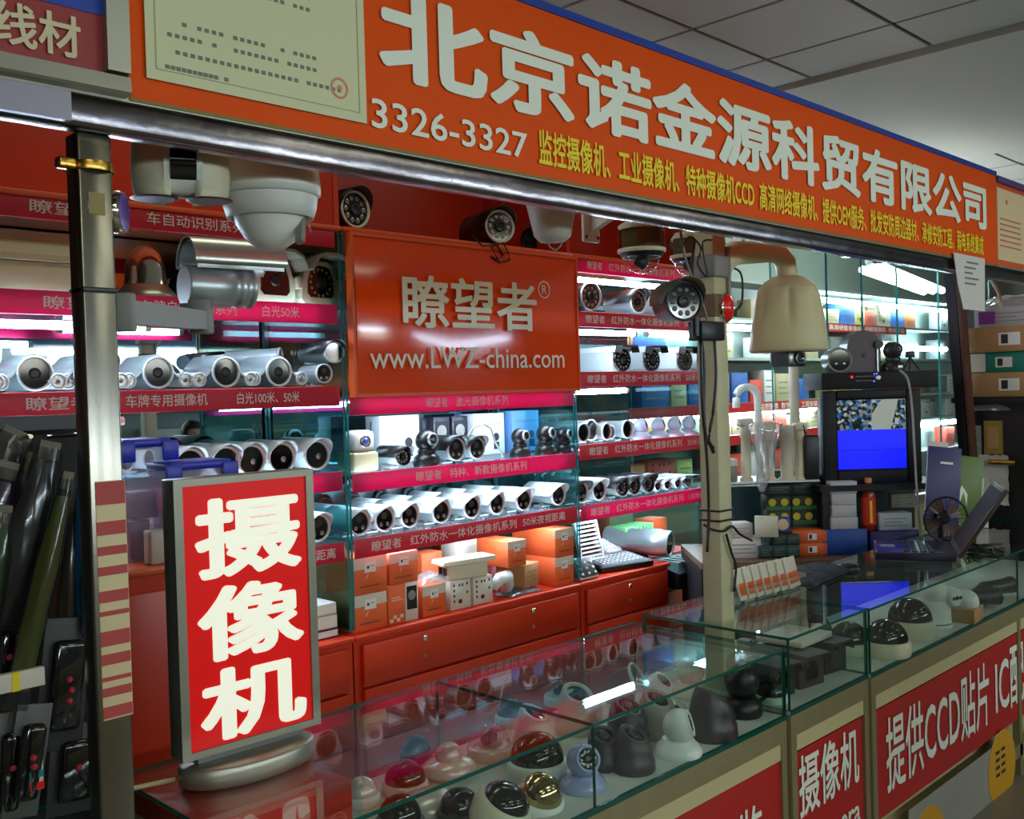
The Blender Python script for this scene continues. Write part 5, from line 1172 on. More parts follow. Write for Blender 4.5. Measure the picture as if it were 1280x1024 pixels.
desk_stack(1056, -.02, [(.22, .125, mat('blue_box', (20, 66, 150), .5), None, 'wide blue carton carrying the pile of small white boxes')]+[(w, .058, mat('white_box', (186, 184, 190), .6), None, 'plain white small box, %s of the pile on the blue carton' % n) for w, n in ((.13, 'lowest'), (.12, 'second'), (.12, 'third'), (.13, 'topmost'))], '')
desk_stack(1120, -.02, [(.25, .11, mat('indigo_box', (30, 26, 96), .5), None, 'indigo carton under the white and blue box')], '')
desk_stack(1116, .0-.02, [], '')
u_, _ = U(1120, 665, .0); carton('white and light blue box with printed lines beside the red bottle', tuple(frame_pt(u_, 0, zd+.1125)), .16, .1, .085, mat('lightblue_box', (190, 204, 214), .5), YAW, None, 'lines')
u_, _ = U(1089, 665, .0)
bt = thing('drink_bottle', 'red-labelled drink bottle with an orange cap below the television', 'bottle', tuple(frame_pt(u_, .03, zd+.1125)), YAW)
part('bottle', lambda mb: mb.lathe([(.030, 0), (.035, .006), (.035, .17), (.028, .20), (.016, .225), (.016, .235)], 22), mat('tea_red', (150, 40, 20), .15), bt)
part('label_wrap', lambda mb: mb.lathe([(.0357, .03), (.0357, .165)], 22, cap0=False, cap1=False), mat('red_label', (216, 52, 20), .4), bt); part('cap', lambda mb: mb.lathe([(.018, .2355), (.018, .258), (.015, .26)], 16), mat('peach_cap', (220, 150, 100), .4), bt)
part('print', lambda mb: mb.box(-.006, -.0368, .04, .006, -.0355, .15), YELLOW_T, bt)
carton('white carton with thin red stripes behind the white post', put(930, 700, -.04, zd+.001), .17, .1, .10, mat('striped_carton', (206, 196, 196), .6), YAW, None, 'lines')
carton('white carton with a red line on the striped one behind the white post', put(925, 670, -.04, zd+.103), .13, .1, .07, MATS['striped_carton'], YAW+.1, None, 'lines')
carton('upright beige carton leaning beside the leaf-printed stacks', put(958, 665, -.09, zd+.11), .11, .04, .10, BR, YAW-.3)
o = thing('cd_disc_box', 'blue and white round-printed box among the green cartons', 'box', put(979, 668, -.04, zd+.125), YAW); part('box_body', lambda mb: mb.rbox(-.035, 0, 0, .035, .04, .07, .003), mat('blue_box', (20, 66, 150), .5), o); part('print', lambda mb: mb.latheY([(.028, 0), (.02, .001)], 18, c=(0, -.0005, .036)), mat('peach_print', (230, 190, 150), .5), o)
for i, (px, py, hh) in enumerate(((1165, 630, .07),)):
    carton('low beige box below the television at the right', put(1130, 640, .1, zd+.21), .12, .05, .07, BR, YAW, None, 'lines')

# --- right: catalogues, fan, laptop on the right counter
ZT = .931
def slab(label, px, py, Y, w, h, m_, rz, rx, ry=0, pr=None, name='catalogue', cat='catalogue', zz=None):
    p = Py(px, py, Y); o = thing(name, label, cat, (p.x, Y, zz if zz is not None else p.z), rz, rx=rx, ry=ry)
    part('cover', lambda mb: mb.rbox(-w/2, 0, 0, w/2, .012, h, .002), m_, o)
    part('spine_pages', lambda mb: mb.box(-w/2-.001, .002, .003, -w/2+.0005, .010, h-.003), WHITEP, o)
    if pr: part('print', pr, WHITE_T, o)
    return o
lap = thing('laptop', 'dark laptop half open on the right glass counter', 'laptop', tuple(Pz(1130, 700, ZT+.002)), .75)
lap.location = (4.08, 1.735, ZT+.001); lap.rotation_euler = (0, 0, YAW-PI/2-.33); lap.scale = (1, 1.2, 1.3)
part('base', lambda mb: mb.rbox(-.17, -.13, 0, .17, .12, .026, .006), mat('laptop_purple', (30, 26, 52), .3), lap)
sc2 = part('screen', lambda mb: mb.rbox(-.18, 0, 0, .18, .014, .25, .005), mat('laptop_lid', (66, 46, 38), .5), lap, (0, .122, .020), (-.62, 0, 0))
part('display', lambda mb: mb.box(-.165, -.0015, .02, .165, -.0003, .235), mat('dim_display', (44, 33, 28), .7, spec=.2), sc2)
for i in range(11):
    for j in range(4): part('key', lambda mb: mb.rbox(-.010, -.009, 0, .010, .009, .003, .001, n=1), BLACK, lap, (-.14+i*.028, -.03+j*.026, .0262), key='lkey')
part('touchpad', lambda mb: mb.box(-.03, -.11, .0262, .03, -.065, .0275), GREYP, lap)
def onctr(px, py, dy=0):
    p = Pz(px, py, ZT); return (p.x, p.y+dy, ZT+.001)
p = Px(1180, 648, 4.40)
fan = thing('desk_fan', 'small desk fan with a wire guard behind the laptop', 'fan', (p.x, p.y, p.z), YAW)
fan.scale = (.9, .9, .9)
part('guard', lambda mb: (mb.tube([(.105*math.cos(2*PI*i/36), -.02, .105*math.sin(2*PI*i/36)) for i in range(37)], .005), [mb.tube([(.03*math.cos(2*PI*i/24), -.035, .03*math.sin(2*PI*i/24)), (.07*math.cos(2*PI*i/24), -.03, .07*math.sin(2*PI*i/24)), (.105*math.cos(2*PI*i/24), -.02, .105*math.sin(2*PI*i/24))], .0015, 4) for i in range(24)]), BLACK, fan)
for q in range(4):
    def bl_(mb):
        a0 = q*PI/2; vs = []; fs = []
        for i in range(7):
            a = a0+i*.17
            for r_ in (.028, .060, .092): vs.append((r_*math.cos(a), .006*math.sin(i*.5)+.01, r_*math.sin(a)))
        for i in range(6):
            for j in range(2): k = i*3+j; fs.append((k, k+1, k+4, k+3))
        mb.add(vs, fs, 0, True)
    part('blade', bl_, mat('smoky_blade', (120, 96, 88), .3), fan)
part('hub', lambda mb: mb.latheY([(.028, -.02), (.028, .01), (.018, .016)], 20), BLACK, fan)
part('motor', lambda mb: mb.latheY([(.03, -.09), (.04, -.03)], 18), BLACK, fan)
part('stand', lambda mb: (mb.cyl((0, .04, -.02), (0, .05, -.125), .012), mb.lathe([(.06, -(p.z-ZT)/.9+.002), (.058, -(p.z-ZT)/.9+.018), (.02, -(p.z-ZT)/.9+.03)], 24)), BLACK, fan)
slab('purple catalogue leaning behind the fan', 1176, 630, 1.895, .16, .40, mat('indigo_cover', (30, 26, 92), .4), YAW, -.12, .12, lambda mb: mb.box(-.02, -.0015, .32, .04, -.0003, .33), zz=ZT+.002)
slab('green and white catalogue leaning right of the purple one', 1206, 630, 1.86, .14, .345, mat('lime_cover', (92, 116, 30), .4), YAW, -.12, .14, lambda mb: mb.prism([(-.04, .10), (-.02, .17), (0, .10), (.0, .16), (-.03, .2), (-.05, .14)], -.0015, -.0003), zz=ZT+.002)
slab('small white leaflet on the green catalogue', 1219, 630, 1.83, .06, .15, MATS['white_paper'], YAW, -.12, .18, name='leaflet', cat='paper', zz=ZT+.09)
slab('white framed leaflet sticking up behind the purple catalogue', 1170, 630, 1.915, .09, .425, MATS['white_paper'], YAW, -.12, .10, name='leaflet', cat='paper', zz=ZT+.002)
for i in range(5):
    r_ = random.Random(20+i); c0 = Pz(1215, 690, ZT)
    cable('black cable of the tangle right of the laptop, %s strand' % ORD[i], [(c0.x+r_.uniform(-.05, .12), c0.y+r_.uniform(-.12, .10), ZT+.006+(.03 if k % 2 else 0)*r_.random()) for k in range(6)], .004)
o = thing('standing_card', 'small white card standing on the counter right of the laptop', 'card', tuple(Pz(1228, 660, ZT+.001)), YAW); part('card', lambda mb: mb.rbox(-.03, 0, 0, .03, .004, .09, .001), MATS['white_paper'], o)
mouse = thing('computer_mouse', 'black mouse on the right counter left of the laptop', 'mouse', (3.62, 1.80, ZT+.001), .4)
part('body', lambda mb: mb.sphere((0, 0, .0), .05, 20, 10, sc=(.62, 1, .5)) , BLACK, mouse); part('wheel', lambda mb: mb.cyl((-.004, -.03, .024), (.004, -.03, .024), .006), GREYP, mouse)
vl = thing('display_cloth', 'dark velvet cloth lying folded on the right counter', 'cloth', (3.45, 1.86, ZT+.001), .1)
part('cloth', lambda mb: crump(mb, .42, .20, .03, 31), mat('black_velvet', (22, 20, 34), .8), vl)

# --- far right: pillar, boxes, black door panel
DKP = mat('black_pillar_paint', (20, 18, 24), .4)
XP = 5.3
a = Px(1184, 331, XP); b = Px(1203, 560, XP); 
pl = thing('dark_pillar', 'black and brown pillar behind the hanging notice', 'pillar', (XP, 0, 0))
def pil(mb, px0, px1, dy0):
    A_ = Px(px0, 331, XP); B_ = Px(px0+19, 560, XP); A2 = Px(px1, 331, XP); B2 = Px(px1+17, 560, XP)
    t = (A_.z-.02)/(A_.z-B_.z); Y0 = A_.y+(B_.y-A_.y)*t; Y1 = A2.y+(B2.y-A2.y)*t
    u_ = (2.40-A_.z)/(A_.z-B_.z); Ya = A_.y-(B_.y-A_.y)*u_; Yb = A2.y-(B2.y-A2.y)*u_
    vs = [(0, Y0, .0), (0, Y1, .0), (.08, Y1, .0), (.08, Y0, .0), (0, Ya, 2.4), (0, Yb, 2.4), (.08, Yb, 2.4), (.08, Ya, 2.4)]
    mb.add(vs, [(0, 3, 2, 1), (4, 5, 6, 7), (0, 1, 5, 4), (1, 2, 6, 5), (2, 3, 7, 6), (3, 0, 4, 7)])
part('black_post', lambda mb: pil(mb, 1179, 1192, 0), DKP, pl); part('brown_post', lambda mb: pil(mb, 1192.3, 1197, 0), mat('brown_wood', (84, 48, 36), .5), pl)
XD = 5.45
dr = thing('black_cabinet', 'black cabinet with a brass handle at the right edge', 'cabinet', (XD, 0, 0))
ya = Px(1226, 515, XD).y; zt2 = Px(1230, 514, XD).z
part('door', MB().box(0, 1.1, .0, .04, ya, zt2), BLACK, dr); part('carcass', MB().box(.041, 1.1, 0, .55, ya, zt2), BLACK, dr)
h0, h1 = Px(1240, 577, XD), Px(1273, 578, XD)
part('brass_handle', lambda mb: (mb.cyl((-.04, h0.y, h0.z), (-.04, h1.y, h1.z), .014), mb.cyl((0, h0.y-.01, h0.z), (-.04, h0.y-.01, h0.z), .010)), BRASS, dr)
q0, q1 = Px(1230, 526, XD), Px(1254, 568, XD)
part('yellow_card', MB().box(-.006, q1.y, q1.z, -.001, q0.y, q0.z), mat('ochre_card', (150, 124, 50), .6), dr); part('card_window', MB().box(-.0085, q1.y+.02, q1.z+.03, -.0062, q0.y-.015, q0.z-.03), CARD, dr)
q0, q1 = Px(1232, 575, XD), Px(1257, 625, XD); part('white_bag', lambda mb: mb.at((-.02, (q0.y+q1.y)/2, (q0.z+q1.z)/2), (0, PI/2, 0)) and crump(mb, .26, .14, .02, 6), MATS['white_paper'], dr)
stack = [(1254, 495, .40, .125, CARD, 'label', 'brown carton with a white label, lowest of the stack at the right edge'), (1247, 469, .33, .105, mat('teal_carton', (20, 120, 104), .5), 'label', 'teal and white carton in the stack at the right edge'), (1254, 449, .42, .13, CARD, 'label', 'brown carton above the teal one at the right edge'), (1254, 418, .30, .10, mat('pale_grey_carton', (178, 176, 178), .5), 'lines', 'pale grey carton with a purple square on top of the stack')]
h = Px(1254, 496, XD).z
supp = thing('box_shelf', 'narrow shelf carrying the stack of cartons at the right edge', 'shelf', (XD, 1.35, h-.03)); part('board', MB().box(-.01, -.25, 0, .4, .75, .028), mat('desk_dark', (26, 24, 26), .5), supp)
part('bracket', MB().box(.03, -.2, -.12, .05, .7, 0), MATS['desk_dark'], supp)
for i, (px, py, w, hh, m_, st, lab) in enumerate(stack):
    pp = Px(px, py, XD); cc_ = carton(lab, (XD+.02*(i % 2), pp.y, h), w, .3, hh, m_, -PI/2, None, st)
    if i == 3: part('purple_square', MB().box(-w*.42, -.002, hh*.15, -w*.15, -.0013, hh*.8), mat('purple_print', (130, 50, 150), .5), cc_)
    if i == 1: part('white_end', MB().box(-w*.49, -.002, hh*.05, -w*.2, -.0013, hh*.95), BOXW, cc_)
    h += hh+.001
o = thing('plastic_bag', 'crumpled clear plastic bag on top of the carton stack at the right', 'bag', (XD+.12, Px(1256, 395, XD).y, h)); part('film', lambda mb: crump(mb, .22, .34, .07, 12), WRAP, o)
o = thing('plastic_bag', 'clear bag with something red beside the black cabinet top', 'bag', (XD+.1, Px(1232, 512, XD).y, zt2+.001)); part('film', lambda mb: crump(mb, .18, .22, .07, 13), WRAP, o)
cable('pale cable arching above the carton stack', [Px(x, y, XD+.1) for x, y in ((1238, 350), (1246, 362), (1251, 378), (1249, 392))], .008, IVORY)

# ================================================================== NEXT STALL (behind glass, upper right)
GP = thing('glass_partition', 'tall glass partition of the next stall right of the white post', 'partition', (0, 2.75, 0))
gx = [4.74, 5.36, 5.80, 6.29, 6.95, 7.9]
for a_, b_ in zip(gx, gx[1:]):
    part('glass_pane', MB().box(a_+.004, 0, .9, b_-.004, .01, 2.50, 0, 1), [SHEET, EDGET], GP)
for px, py in ((1060, 318), (1103, 327)):
    q = Py(px, py, 2.72); part('clip', lambda mb: mb.rbox(-.05, -.02, -.012, .05, .03, .012, .004), CHROME, GP, (q.x, -.02, q.z))
part('top_channel', MB().box(4.74, -.02, 2.501, 7.9, .03, 2.54), ALU, GP); part('base_rail', MB().box(4.74, -.02, .84, 7.9, .03, .899), ALU, GP); part('plinth', MB().box(4.74, -.01, 0, 7.9, .02, .839), CREAM, GP)
NY = 4.0
ns = thing('display_wall', 'pale display shelving of the next stall seen through glass', 'shelving', (0, NY, 0))
part('back_board', MB().box(4.85, .22, .6, 11, .26, 3.0), mat('pale_board', (168, 184, 170), .7), ns)
for z_ in (.95, 1.27, 1.50, 1.83, 2.12, 2.40):
    part('shelf', MB().box(4.85, -.05, z_, 11, .219, z_+.02), mat('grey_shelf', (160, 176, 170), .5), ns)
    if z_ in (1.50, 2.12, 1.27): part('red_strip', MB().box(4.9 if z_ < 2 else 6.9, -.056, z_-.05, 7.7 if z_ < 2 else 9.2, -.0505, z_+.02), PANELRED, ns)
letters('监控摄像  数字硬盘  工程安装  维修', 6.6, 1.46, 7.65, 1.51, -.058, WHITE_T, ns, .01)
letters('高清硬盘录像机  网络摄像机  维修安装', 7.7, 2.085, 9.15, 2.13, -.058, WHITE_T, ns, .01)
for i, (xa_, xb_, z_) in enumerate(((7.3, 8.6, 2.33), (8.8, 10.4, 2.33), (5.0, 6.6, 2.07), (8.6, 10.2, 1.95), (5.0, 7.5, 1.45), (9.2, 10.6, 1.22))):
    part('fluorescent_tube', MB().cyl((xa_, -.02, z_), (xb_, -.02, z_), .022, n=10), TUBE, ns, label='lit white tube')
rr = random.Random(11)
pal = [mat('poster_red', (196, 70, 50), .6), mat('poster_white', (206, 212, 208), .6), mat('poster_orange', (206, 120, 60), .6), mat('poster_blue', (50, 100, 170), .6), mat('poster_beige', (190, 178, 140), .6), mat('poster_grey', (120, 126, 124), .6), mat('poster_yellow', (196, 190, 110), .6)]
names = ['red', 'white', 'orange', 'blue', 'beige', 'grey', 'yellow']
cnt = {}
for (z_, hmin, hmax, lab) in ((1.52, .16, .26, 'second'), (1.85, .14, .24, 'third'), (2.14, .12, .20, 'fourth'), (.97, .16, .26, 'lowest'), (1.29, .10, .18, 'low')):
    x = 4.98; row = []
    while x < 10.4:
        w = rr.uniform(.14, .34); k = rr.randrange(7)
        if rr.random() < .85: row.append((x, w, rr.uniform(hmin, hmax), k))
        x += w+.03
    for i, (x, w, hh, k) in enumerate(row):
        carton('%s package on the %s shelf behind the glass partition, number %s along' % (names[k], lab, ORD[i] if i < 12 else 'far %s' % ORD[i-12]), (x+w/2, NY+.0, z_+.0005), w, .12, hh, pal[k], 0, 'packages in the next stall', rr.choice([None, 'lines', 'ports', 'lines']), 'package')
cf = thing('glass_reflection_glow', 'bright glowing streak standing in for a lamp reflection in the glass', 'lamp')  # added glowing tubes that imitate a lamp reflection in the glass
A_, B_ = Pz(1092, 336, 2.42), Pz(1166, 366, 2.42)
A_, B_ = Py(1092, 336, 2.95), Py(1166, 364, 3.3)
D_ = (B_-A_).normalized(); N_ = D_.cross(Vector((0, 0, 1))).normalized()
for q in (-.07, 0, .07): part('tube', MB().cyl(A_+N_*q, B_+N_*q+Vector((0, 0, 0)), .026, n=12), mat('reflection_glow', (240, 250, 255), .5, emit=26, ecol=(236, 248, 255)), cf); part('reflector', MB().box(-.05, -.0, 0, .05, 1, .01).at() if False else MB().tube([A_+Vector((0, .03, .05)), B_+Vector((0, .03, .05))], .03, 6), WHITEM, cf)

# ================================================================== LEFT: plastic boxes, hanging goods
def tub(label, px, pyb, Y, w, d, h, rz=0, zb=1.251):
    x = XS(px, pyb, Y); o = thing('storage_box', label, 'box', (x, Y, zb), rz)
    part('tub', lambda mb: mb.add([(-w*.44, -d*.44, 0), (w*.44, -d*.44, 0), (w*.44, d*.44, 0), (-w*.44, d*.44, 0), (-w*.5, -d*.5, h), (w*.5, -d*.5, h), (w*.5, d*.5, h), (-w*.5, d*.5, h)], [(0, 3, 2, 1), (0, 1, 5, 4), (1, 2, 6, 5), (2, 3, 7, 6), (3, 0, 4, 7)]), POLY, o)
    part('lid', lambda mb: mb.rbox(-w*.54, -d*.54, h+.0005, w*.54, d*.54, h+.022, .006), NAVY, o, label='royal blue lid')
    for sx in (-1, 1): part('clip', lambda mb: mb.rbox(sx*w*.5-.022, -d*.56-.004, h-.035, sx*w*.5+.022, -d*.54, h+.016, .004), NAVY, o)
    part('contents', lambda mb: (mb.rbox(-w*.33, -d*.3, .004, w*.1, d*.3, h*.35, .004), mb.rbox(-w*.2, -d*.25, h*.36, w*.33, d*.3, h*.6, .004)), mat('mixed_contents', (170, 120, 150), .6), o)
    return o
tub('tall cloudy plastic box with a royal blue lid beside the steel post', 176, 700, 2.50, .115, .12, .285)
tub('cloudy plastic box with a royal blue lid tucked behind the lightbox', 240, 700, 2.42, .155, .13, .225)
sb = thing('storage_cup', 'small white plastic tub on the orange cabinet left of the lightbox', 'box', (XS(203, 706, 2.36)-.0, 2.372, 1.251)); part('tub', lambda mb: mb.rbox(-.033, -.02, 0, .033, .02, .085, .006), mat('cloudy_white', (206, 186, 172), .4), sb)
# hanging goods of the neighbouring stall
hr = thing('hook_rail', 'dark rail with hooks from which the bagged cables hang', 'rail', (0, 2.12, 0))
part('rail', MB().box(-.2, 0, 1.60, .90, .02, 1.63), BLACK, hr)
part('back_board', MB().box(-.2, .12, .05, .905, .14, 1.60), mat('black_pegboard', (14, 13, 14), .7), hr)
for k in range(8): part('hook', lambda mb: mb.cyl((0, 0, 0), (0, -.24, .01), .004), STEEL, hr, (-.05+k*.12, 0, 1.585), key='hook')
def hbag(label, px, py, Y, w, h, m_, tilt, sd, ins=None, name='bagged_cable', film=WRAPD):
    p = Py(px, py, Y); o = thing(name, label, 'bag', (p.x, Y, p.z), 0, ry=tilt)
    def sh2(mb, q=1, th=.016):
        r = random.Random(sd); nx, nz = 8, 14; vs = []; fs = []
        for sgn in (-1, 1):
            for j in range(nz+1):
                for i in range(nx+1):
                    u_, v_ = i/nx*2-1, j/nz; e_ = (1-u_*u_)*math.sin(PI*min(1, v_*.9+.08))
                    vs.append((u_*w/2*q*(.55+.45*min(1, v_*3)), sgn*(th*e_+r.uniform(0, .006)*e_)+.0002*sgn, -v_*h*q-(1-q)*h*.5))
        n0 = (nx+1)*(nz+1)
        for s_ in (0, 1):
            for j in range(nz):
                for i in range(nx): k = s_*n0+j*(nx+1)+i; fs.append((k, k+1, k+nx+2, k+nx+1) if s_ else (k+nx+1, k+nx+2, k+1, k))
        mb.add(vs, fs, 0, True)
    part('film', lambda mb: sh2(mb, 1, .022), film, o)
    part('contents', lambda mb: sh2(mb, .84, .014), m_, o)
    part('header', lambda mb: mb.rbox(-w*.22, -.003, -.02, w*.22, .003, .012, .001), ins or BOXW, o)
    return o
CL = lambda n, c_: mat(n, c_, .45)
bags = [
 (8, 585, 1.86, .09, .30, CL('violet_cable', (50, 18, 64)), .30, 'violet cable in a clear bag at the far left'),
 (20, 545, 1.90, .12, .20, CL('pale_wrap', (70, 68, 72)), .5, 'grey crumpled bag at the top left of the hanging goods'),
 (45, 575, 1.88, .08, .36, CL('plum_cable', (66, 36, 74)), .28, 'plum coloured cable bag leaning beside the violet one'),
 (62, 560, 1.84, .085, .34, CL('graphite_cable', (38, 38, 40)), .25, 'graphite cable bag with shiny film in the middle of the rail'),
 (84, 598, 1.80, .045, .40, CL('lime_cable', (96, 104, 24)), .26, 'lime green cable in a narrow bag'),
 (103, 570, 1.84, .035, .38, CL('azure_cable', (30, 110, 170)), .03, 'azure blue cable bag beside the black post'),
 (96, 640, 1.86, .06, .36, CL('amber_cable', (60, 48, 20)), .10, 'brown cable bag with amber spots behind the lime one'),
 (112, 700, 1.82, .04, .14, CL('azure_cable', (30, 110, 170)), 0, 'short bright blue bag low beside the black post'),
 (25, 720, 1.88, .07, .22, CL('orange_cable', (150, 66, 30)), .15, 'orange and black cable bag low at the left'),
 (5, 640, 1.84, .06, .24, CL('leaf_cable', (50, 84, 26)), .2, 'green cable bag cut by the left edge'),
]
for i, (px, py, Y, w, h_, m_, t, lab) in enumerate(bags): hbag(lab, px, py, Y, w, h_, m_, t, 40+i, mat('dim_header', (96, 90, 70), .5))
def blister(label, px, py, Y, w, h_, tilt, m_, dots):
    p = Py(px, py, Y); o = thing('blister_pack', label, 'pack', tuple(p), 0, ry=tilt)
    part('backing', lambda mb: mb.rbox(-w/2, 0, -h_, w/2, .004, 0, .0015), m_, o)
    part('blister', lambda mb: mb.rbox(-w*.34, -.022, -h_*.84, w*.34, -.0005, -h_*.16, .010), mat('smoky_blister', (16, 15, 18), .08, spec=.9), o)
    part('coloured_plugs', lambda mb: [mb.latheY([(.006, 0), (.003, .004)], 8, c=(w*.02*((k*3) % 4), -.0225, -h_*(.45+.08*k))) for k in range(dots)], mat('pink_plug', (180, 50, 66), .4), o)
    return o
GB = mat('grey_backing', (46, 46, 46), .5)
blister('tall grey blister pack with pink plugs beside the black post', 88, 772, 1.83, .085, .235, .13, GB, 3)
blister('dark grey blister pack hanging below the tall one', 96, 905, 1.84, .09, .16, .10, GB, 1)
blister('dark blister pack with a red mark low in the middle', 45, 880, 1.80, .06, .19, .18, mat('silver_backing', (84, 84, 80), .4), 2)
blister('black blister pack cut by the bottom left corner', 14, 890, 1.82, .05, .20, .08, mat('silver_backing', (84, 84, 80), .4), 1)
blister('black blister pack high at the left below the violet bag', 10, 770, 1.85, .05, .15, .1, GB, 1)
o = thing('label_card', 'white and yellow price card hanging at the lower left', 'card', tuple(Py(18, 850, 1.78)), 0); part('card', lambda mb: mb.rbox(-.035, 0, -.02, .05, .014, .012, .002), BOXW, o); part('yellow_stripe', lambda mb: mb.box(-.004, -.001, -.02, .008, -.0002, .012), YELLOW_T, o)
o = thing('label_card', 'white red and teal tag hanging at the bottom left', 'card', tuple(Py(46, 968, 1.78)), .1); part('card', lambda mb: mb.rbox(-.012, 0, -.028, .012, .006, .028, .002), BOXW, o); part('teal_band', lambda mb: mb.box(-.012, -.001, -.006, .012, -.0002, .006), mat('teal_print', (30, 120, 130), .5), o); part('red_band', lambda mb: mb.box(-.012, -.001, -.026, .012, -.0002, -.014), MATS['red_lens'], o)

# ================================================================== WOMAN (seen in the mirrors)
def skin_body(name, verts, edges, radii, m_, parent, root=0, sub=1):
    me = bpy.data.meshes.new(name); me.from_pydata(verts, edges, []); o = bpy.data.objects.new(name, me); COL.objects.link(o)
    md = o.modifiers.new('skin', 'SKIN'); sv = me.skin_vertices[0].data
    for i, r in enumerate(radii): sv[i].radius = (r, r) if not isinstance(r, tuple) else r; sv[i].use_root = (i == root)
    o.modifiers.new('sub', 'SUBSURF').levels = sub; md.use_smooth_shade = True
    bpy.context.view_layer.update(); m2 = bpy.data.meshes.new_from_object(o.evaluated_get(bpy.context.evaluated_depsgraph_get()))
    m2.materials.clear(); m2.materials.append(m_); bpy.data.objects.remove(o)
    for p_ in m2.polygons: p_.use_smooth = True
    o = bpy.data.objects.new(name, m2); COL.objects.link(o); o.parent = parent; return o
wm = thing('person', 'short woman with black hair in a dark jacket, reflected in the mirror above the lightbox', 'person', (3.40, .80, 0), PI)
SKIN = mat('skin', (205, 158, 130), .5); HAIR = mat('black_hair', (14, 12, 12), .4); JACK = mat('dark_jacket', (40, 38, 50), .8); TRO = mat('dark_trousers', (28, 28, 34), .8)
k = 1.52/1.70   # overall height
V = [(0, 0, .90), (0, 0, 1.10), (0, -.01, 1.28), (0, 0, 1.40), (0, 0, 1.47), (.10, 0, 1.38), (.19, 0, 1.34), (.235, .01, 1.08), (.22, -.06, .86), (-.10, 0, 1.38), (-.19, 0, 1.34), (-.235, .01, 1.08), (-.22, -.06, .86)]
E_ = [(0, 1), (1, 2), (2, 3), (3, 4), (3, 5), (5, 6), (6, 7), (7, 8), (3, 9), (9, 10), (10, 11), (11, 12)]
skin_body('jacket', [tuple(c_*k for c_ in v) for v in V], E_, [(.145, .115), (.125, .10), (.145, .11), (.10, .08), .055, .075, .062, .05, .038, .075, .062, .05, .038], JACK, wm)
V = [(0, 0, .97), (.075, 0, .84), (.095, -.01, .48), (.095, .01, .09), (-.075, 0, .84), (-.095, -.01, .48), (-.095, .01, .09)]
skin_body('trousers', [tuple(c_*k for c_ in v) for v in V], [(0, 1), (1, 2), (2, 3), (0, 4), (4, 5), (5, 6)], [(.10, .085), .080, .06, .045, .080, .06, .045], TRO, wm)
body = []
V = [(0, 0, 1.44), (0, -.005, 1.50), (0, -.012, 1.58), (0, -.005, 1.645)]
skin_body('head', [tuple(c_*k for c_ in v) for v in V], [(0, 1), (1, 2), (2, 3)], [.048, .05, (.066, .078), (.068, .08)], SKIN, wm, sub=2)
part('face', lambda mb: (mb.latheY([(.012, 0), (.008, .012), (.002, .02)], 10, c=(0, -.070, 1.415)), [mb.sphere((sx*.066, .0, 1.42), .014, 10, 6, sc=(.4, .8, 1.3)) for sx in (-1, 1)]), SKIN, wm)
part('eye', lambda mb: [mb.sphere((sx*.026, -.068, 1.432), .009, 10, 6, sc=(1.2, .5, .6)) for sx in (-1, 1)], BLACK, wm)
part('mouth', lambda mb: mb.sphere((0, -.070, 1.384), .014, 10, 6, sc=(1.3, .35, .35)), mat('lips', (160, 80, 76), .5), wm)
def hair(mb):
    n = 24; vs = []; fs = []; rows = 9
    for j in range(rows+1):
        t = j/rows*PI*.78
        for i in range(n):
            a = 2*PI*i/n; front = max(0, -math.sin(a)); zz = math.cos(t)
            r_ = math.sin(t)*.082
            if front > .45 and zz < .22: r_ *= .80; 
            vs.append((r_*math.cos(a), r_*math.sin(a)*1.08+.006, 1.435+.088*(zz if not (front > .45 and zz < .3) else .30)-(.05*(j-6)/3 if j > 6 and front < .3 else 0)))
    for j in range(rows):
        for i in range(n): fs.append((j*n+i, j*n+(i+1) % n, (j+1)*n+(i+1) % n, (j+1)*n+i))
    mb.add(vs, fs, 0, True)
part('hair', hair, HAIR, wm)
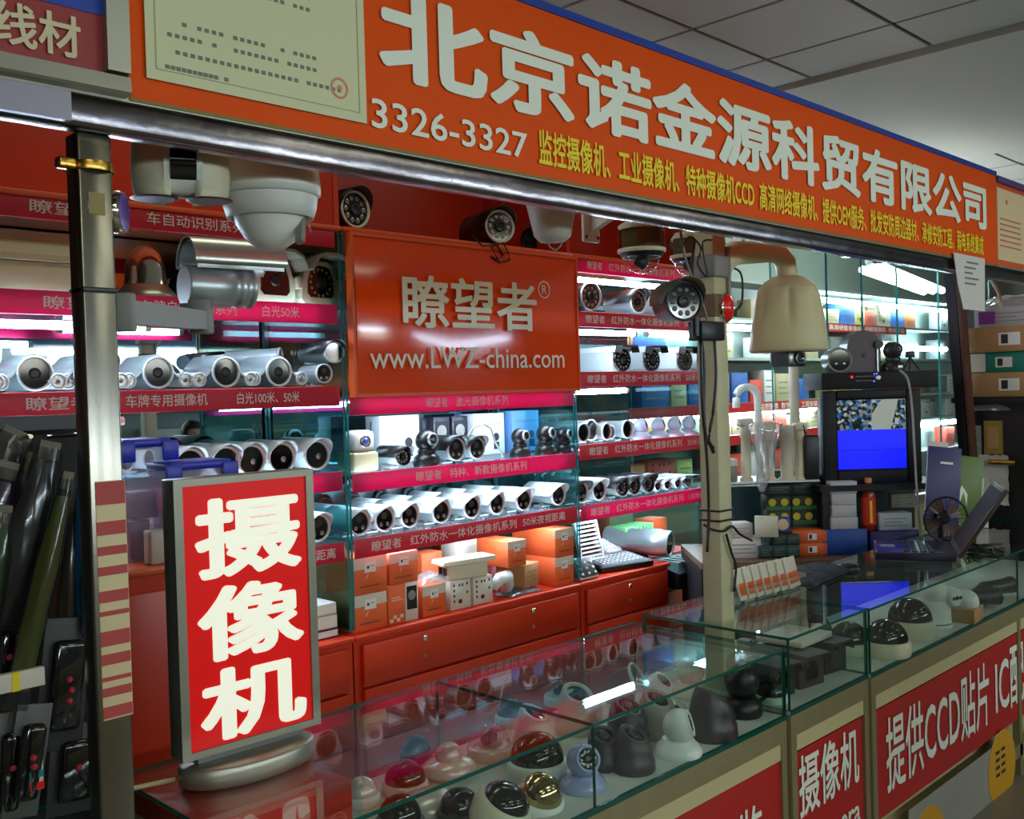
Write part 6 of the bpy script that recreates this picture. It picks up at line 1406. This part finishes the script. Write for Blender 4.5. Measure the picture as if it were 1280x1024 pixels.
def hand(sx):
    bx = Vector((sx*.22, -.06, .86))*k
    Vh = [tuple(bx), tuple(bx+Vector((0, -.012, -.05))), tuple(bx+Vector((0, -.018, -.08)))]; Eh = [(0, 1), (1, 2)]; Rr = [.020, (.016, .028), (.014, .032)]
    for q in range(4):
        b0 = len(Vh); y = -.045+q*.018; L_ = (.028, .033, .030, .024)[q]
        Vh += [tuple(bx+Vector((0, y, -.10))), tuple(bx+Vector((-sx*.006, y-.002, -.10-L_))), tuple(bx+Vector((-sx*.014, y-.004, -.10-L_*1.8)))]; Eh += [(2, b0), (b0, b0+1), (b0+1, b0+2)]; Rr += [.008, .007, .006]
    b0 = len(Vh); Vh += [tuple(bx+Vector((-sx*.01, -.045, -.055))), tuple(bx+Vector((-sx*.016, -.06, -.085)))]; Eh += [(1, b0), (b0, b0+1)]; Rr += [.009, .007]
    skin_body('hand', Vh, Eh, Rr, SKIN, wm)
hand(1); hand(-1)
for sx in (-1, 1): part('shoe', lambda mb: mb.rbox(sx*.085-.042, -.16, 0, sx*.085+.042, .07, .075, .025), BLACK, wm)

# ================================================================== OPPOSITE SHOP (only seen in mirrors and glass)
op = thing('opposite_shop', 'pale opposite shopfront seen only in the mirrors', 'shop', (0, -2.2, 0))
part('wall', MB().box(-2.5, -.7, 0, 9, -.65, 2.6), mat('pale_shop_wall', (186, 196, 190), .7), op)
part('counter', MB().rbox(-2.5, -.2, 0, 9, .1, .95, .01), CREAM, op)
part('fascia', MB().box(-2.5, .0, 2.2, 9, .05, 2.55), mat('fascia_blue', (60, 90, 140), .5), op)
for z_ in (1.2, 1.55, 1.9): part('shelf', MB().box(-2.5, -.64, z_, 9, -.35, z_+.02), mat('grey_shelf', (160, 176, 170), .5), op)
for i in range(8):
    part('fluorescent_tube', MB().cyl((-2+i*1.35, -.4, 2.16), (-.95+i*1.35, -.4, 2.16), .02, n=8), TUBE, op)
    for j in range(3): part('display_box', MB().rbox(-2.1+i*1.35, -.6, 1.221+.35*j-.0, -1.5+i*1.35+.2*((i+j) % 3), -.4, 1.42+.35*j-.01*i % .1, .004), pal[(i*3+j) % 7], op)
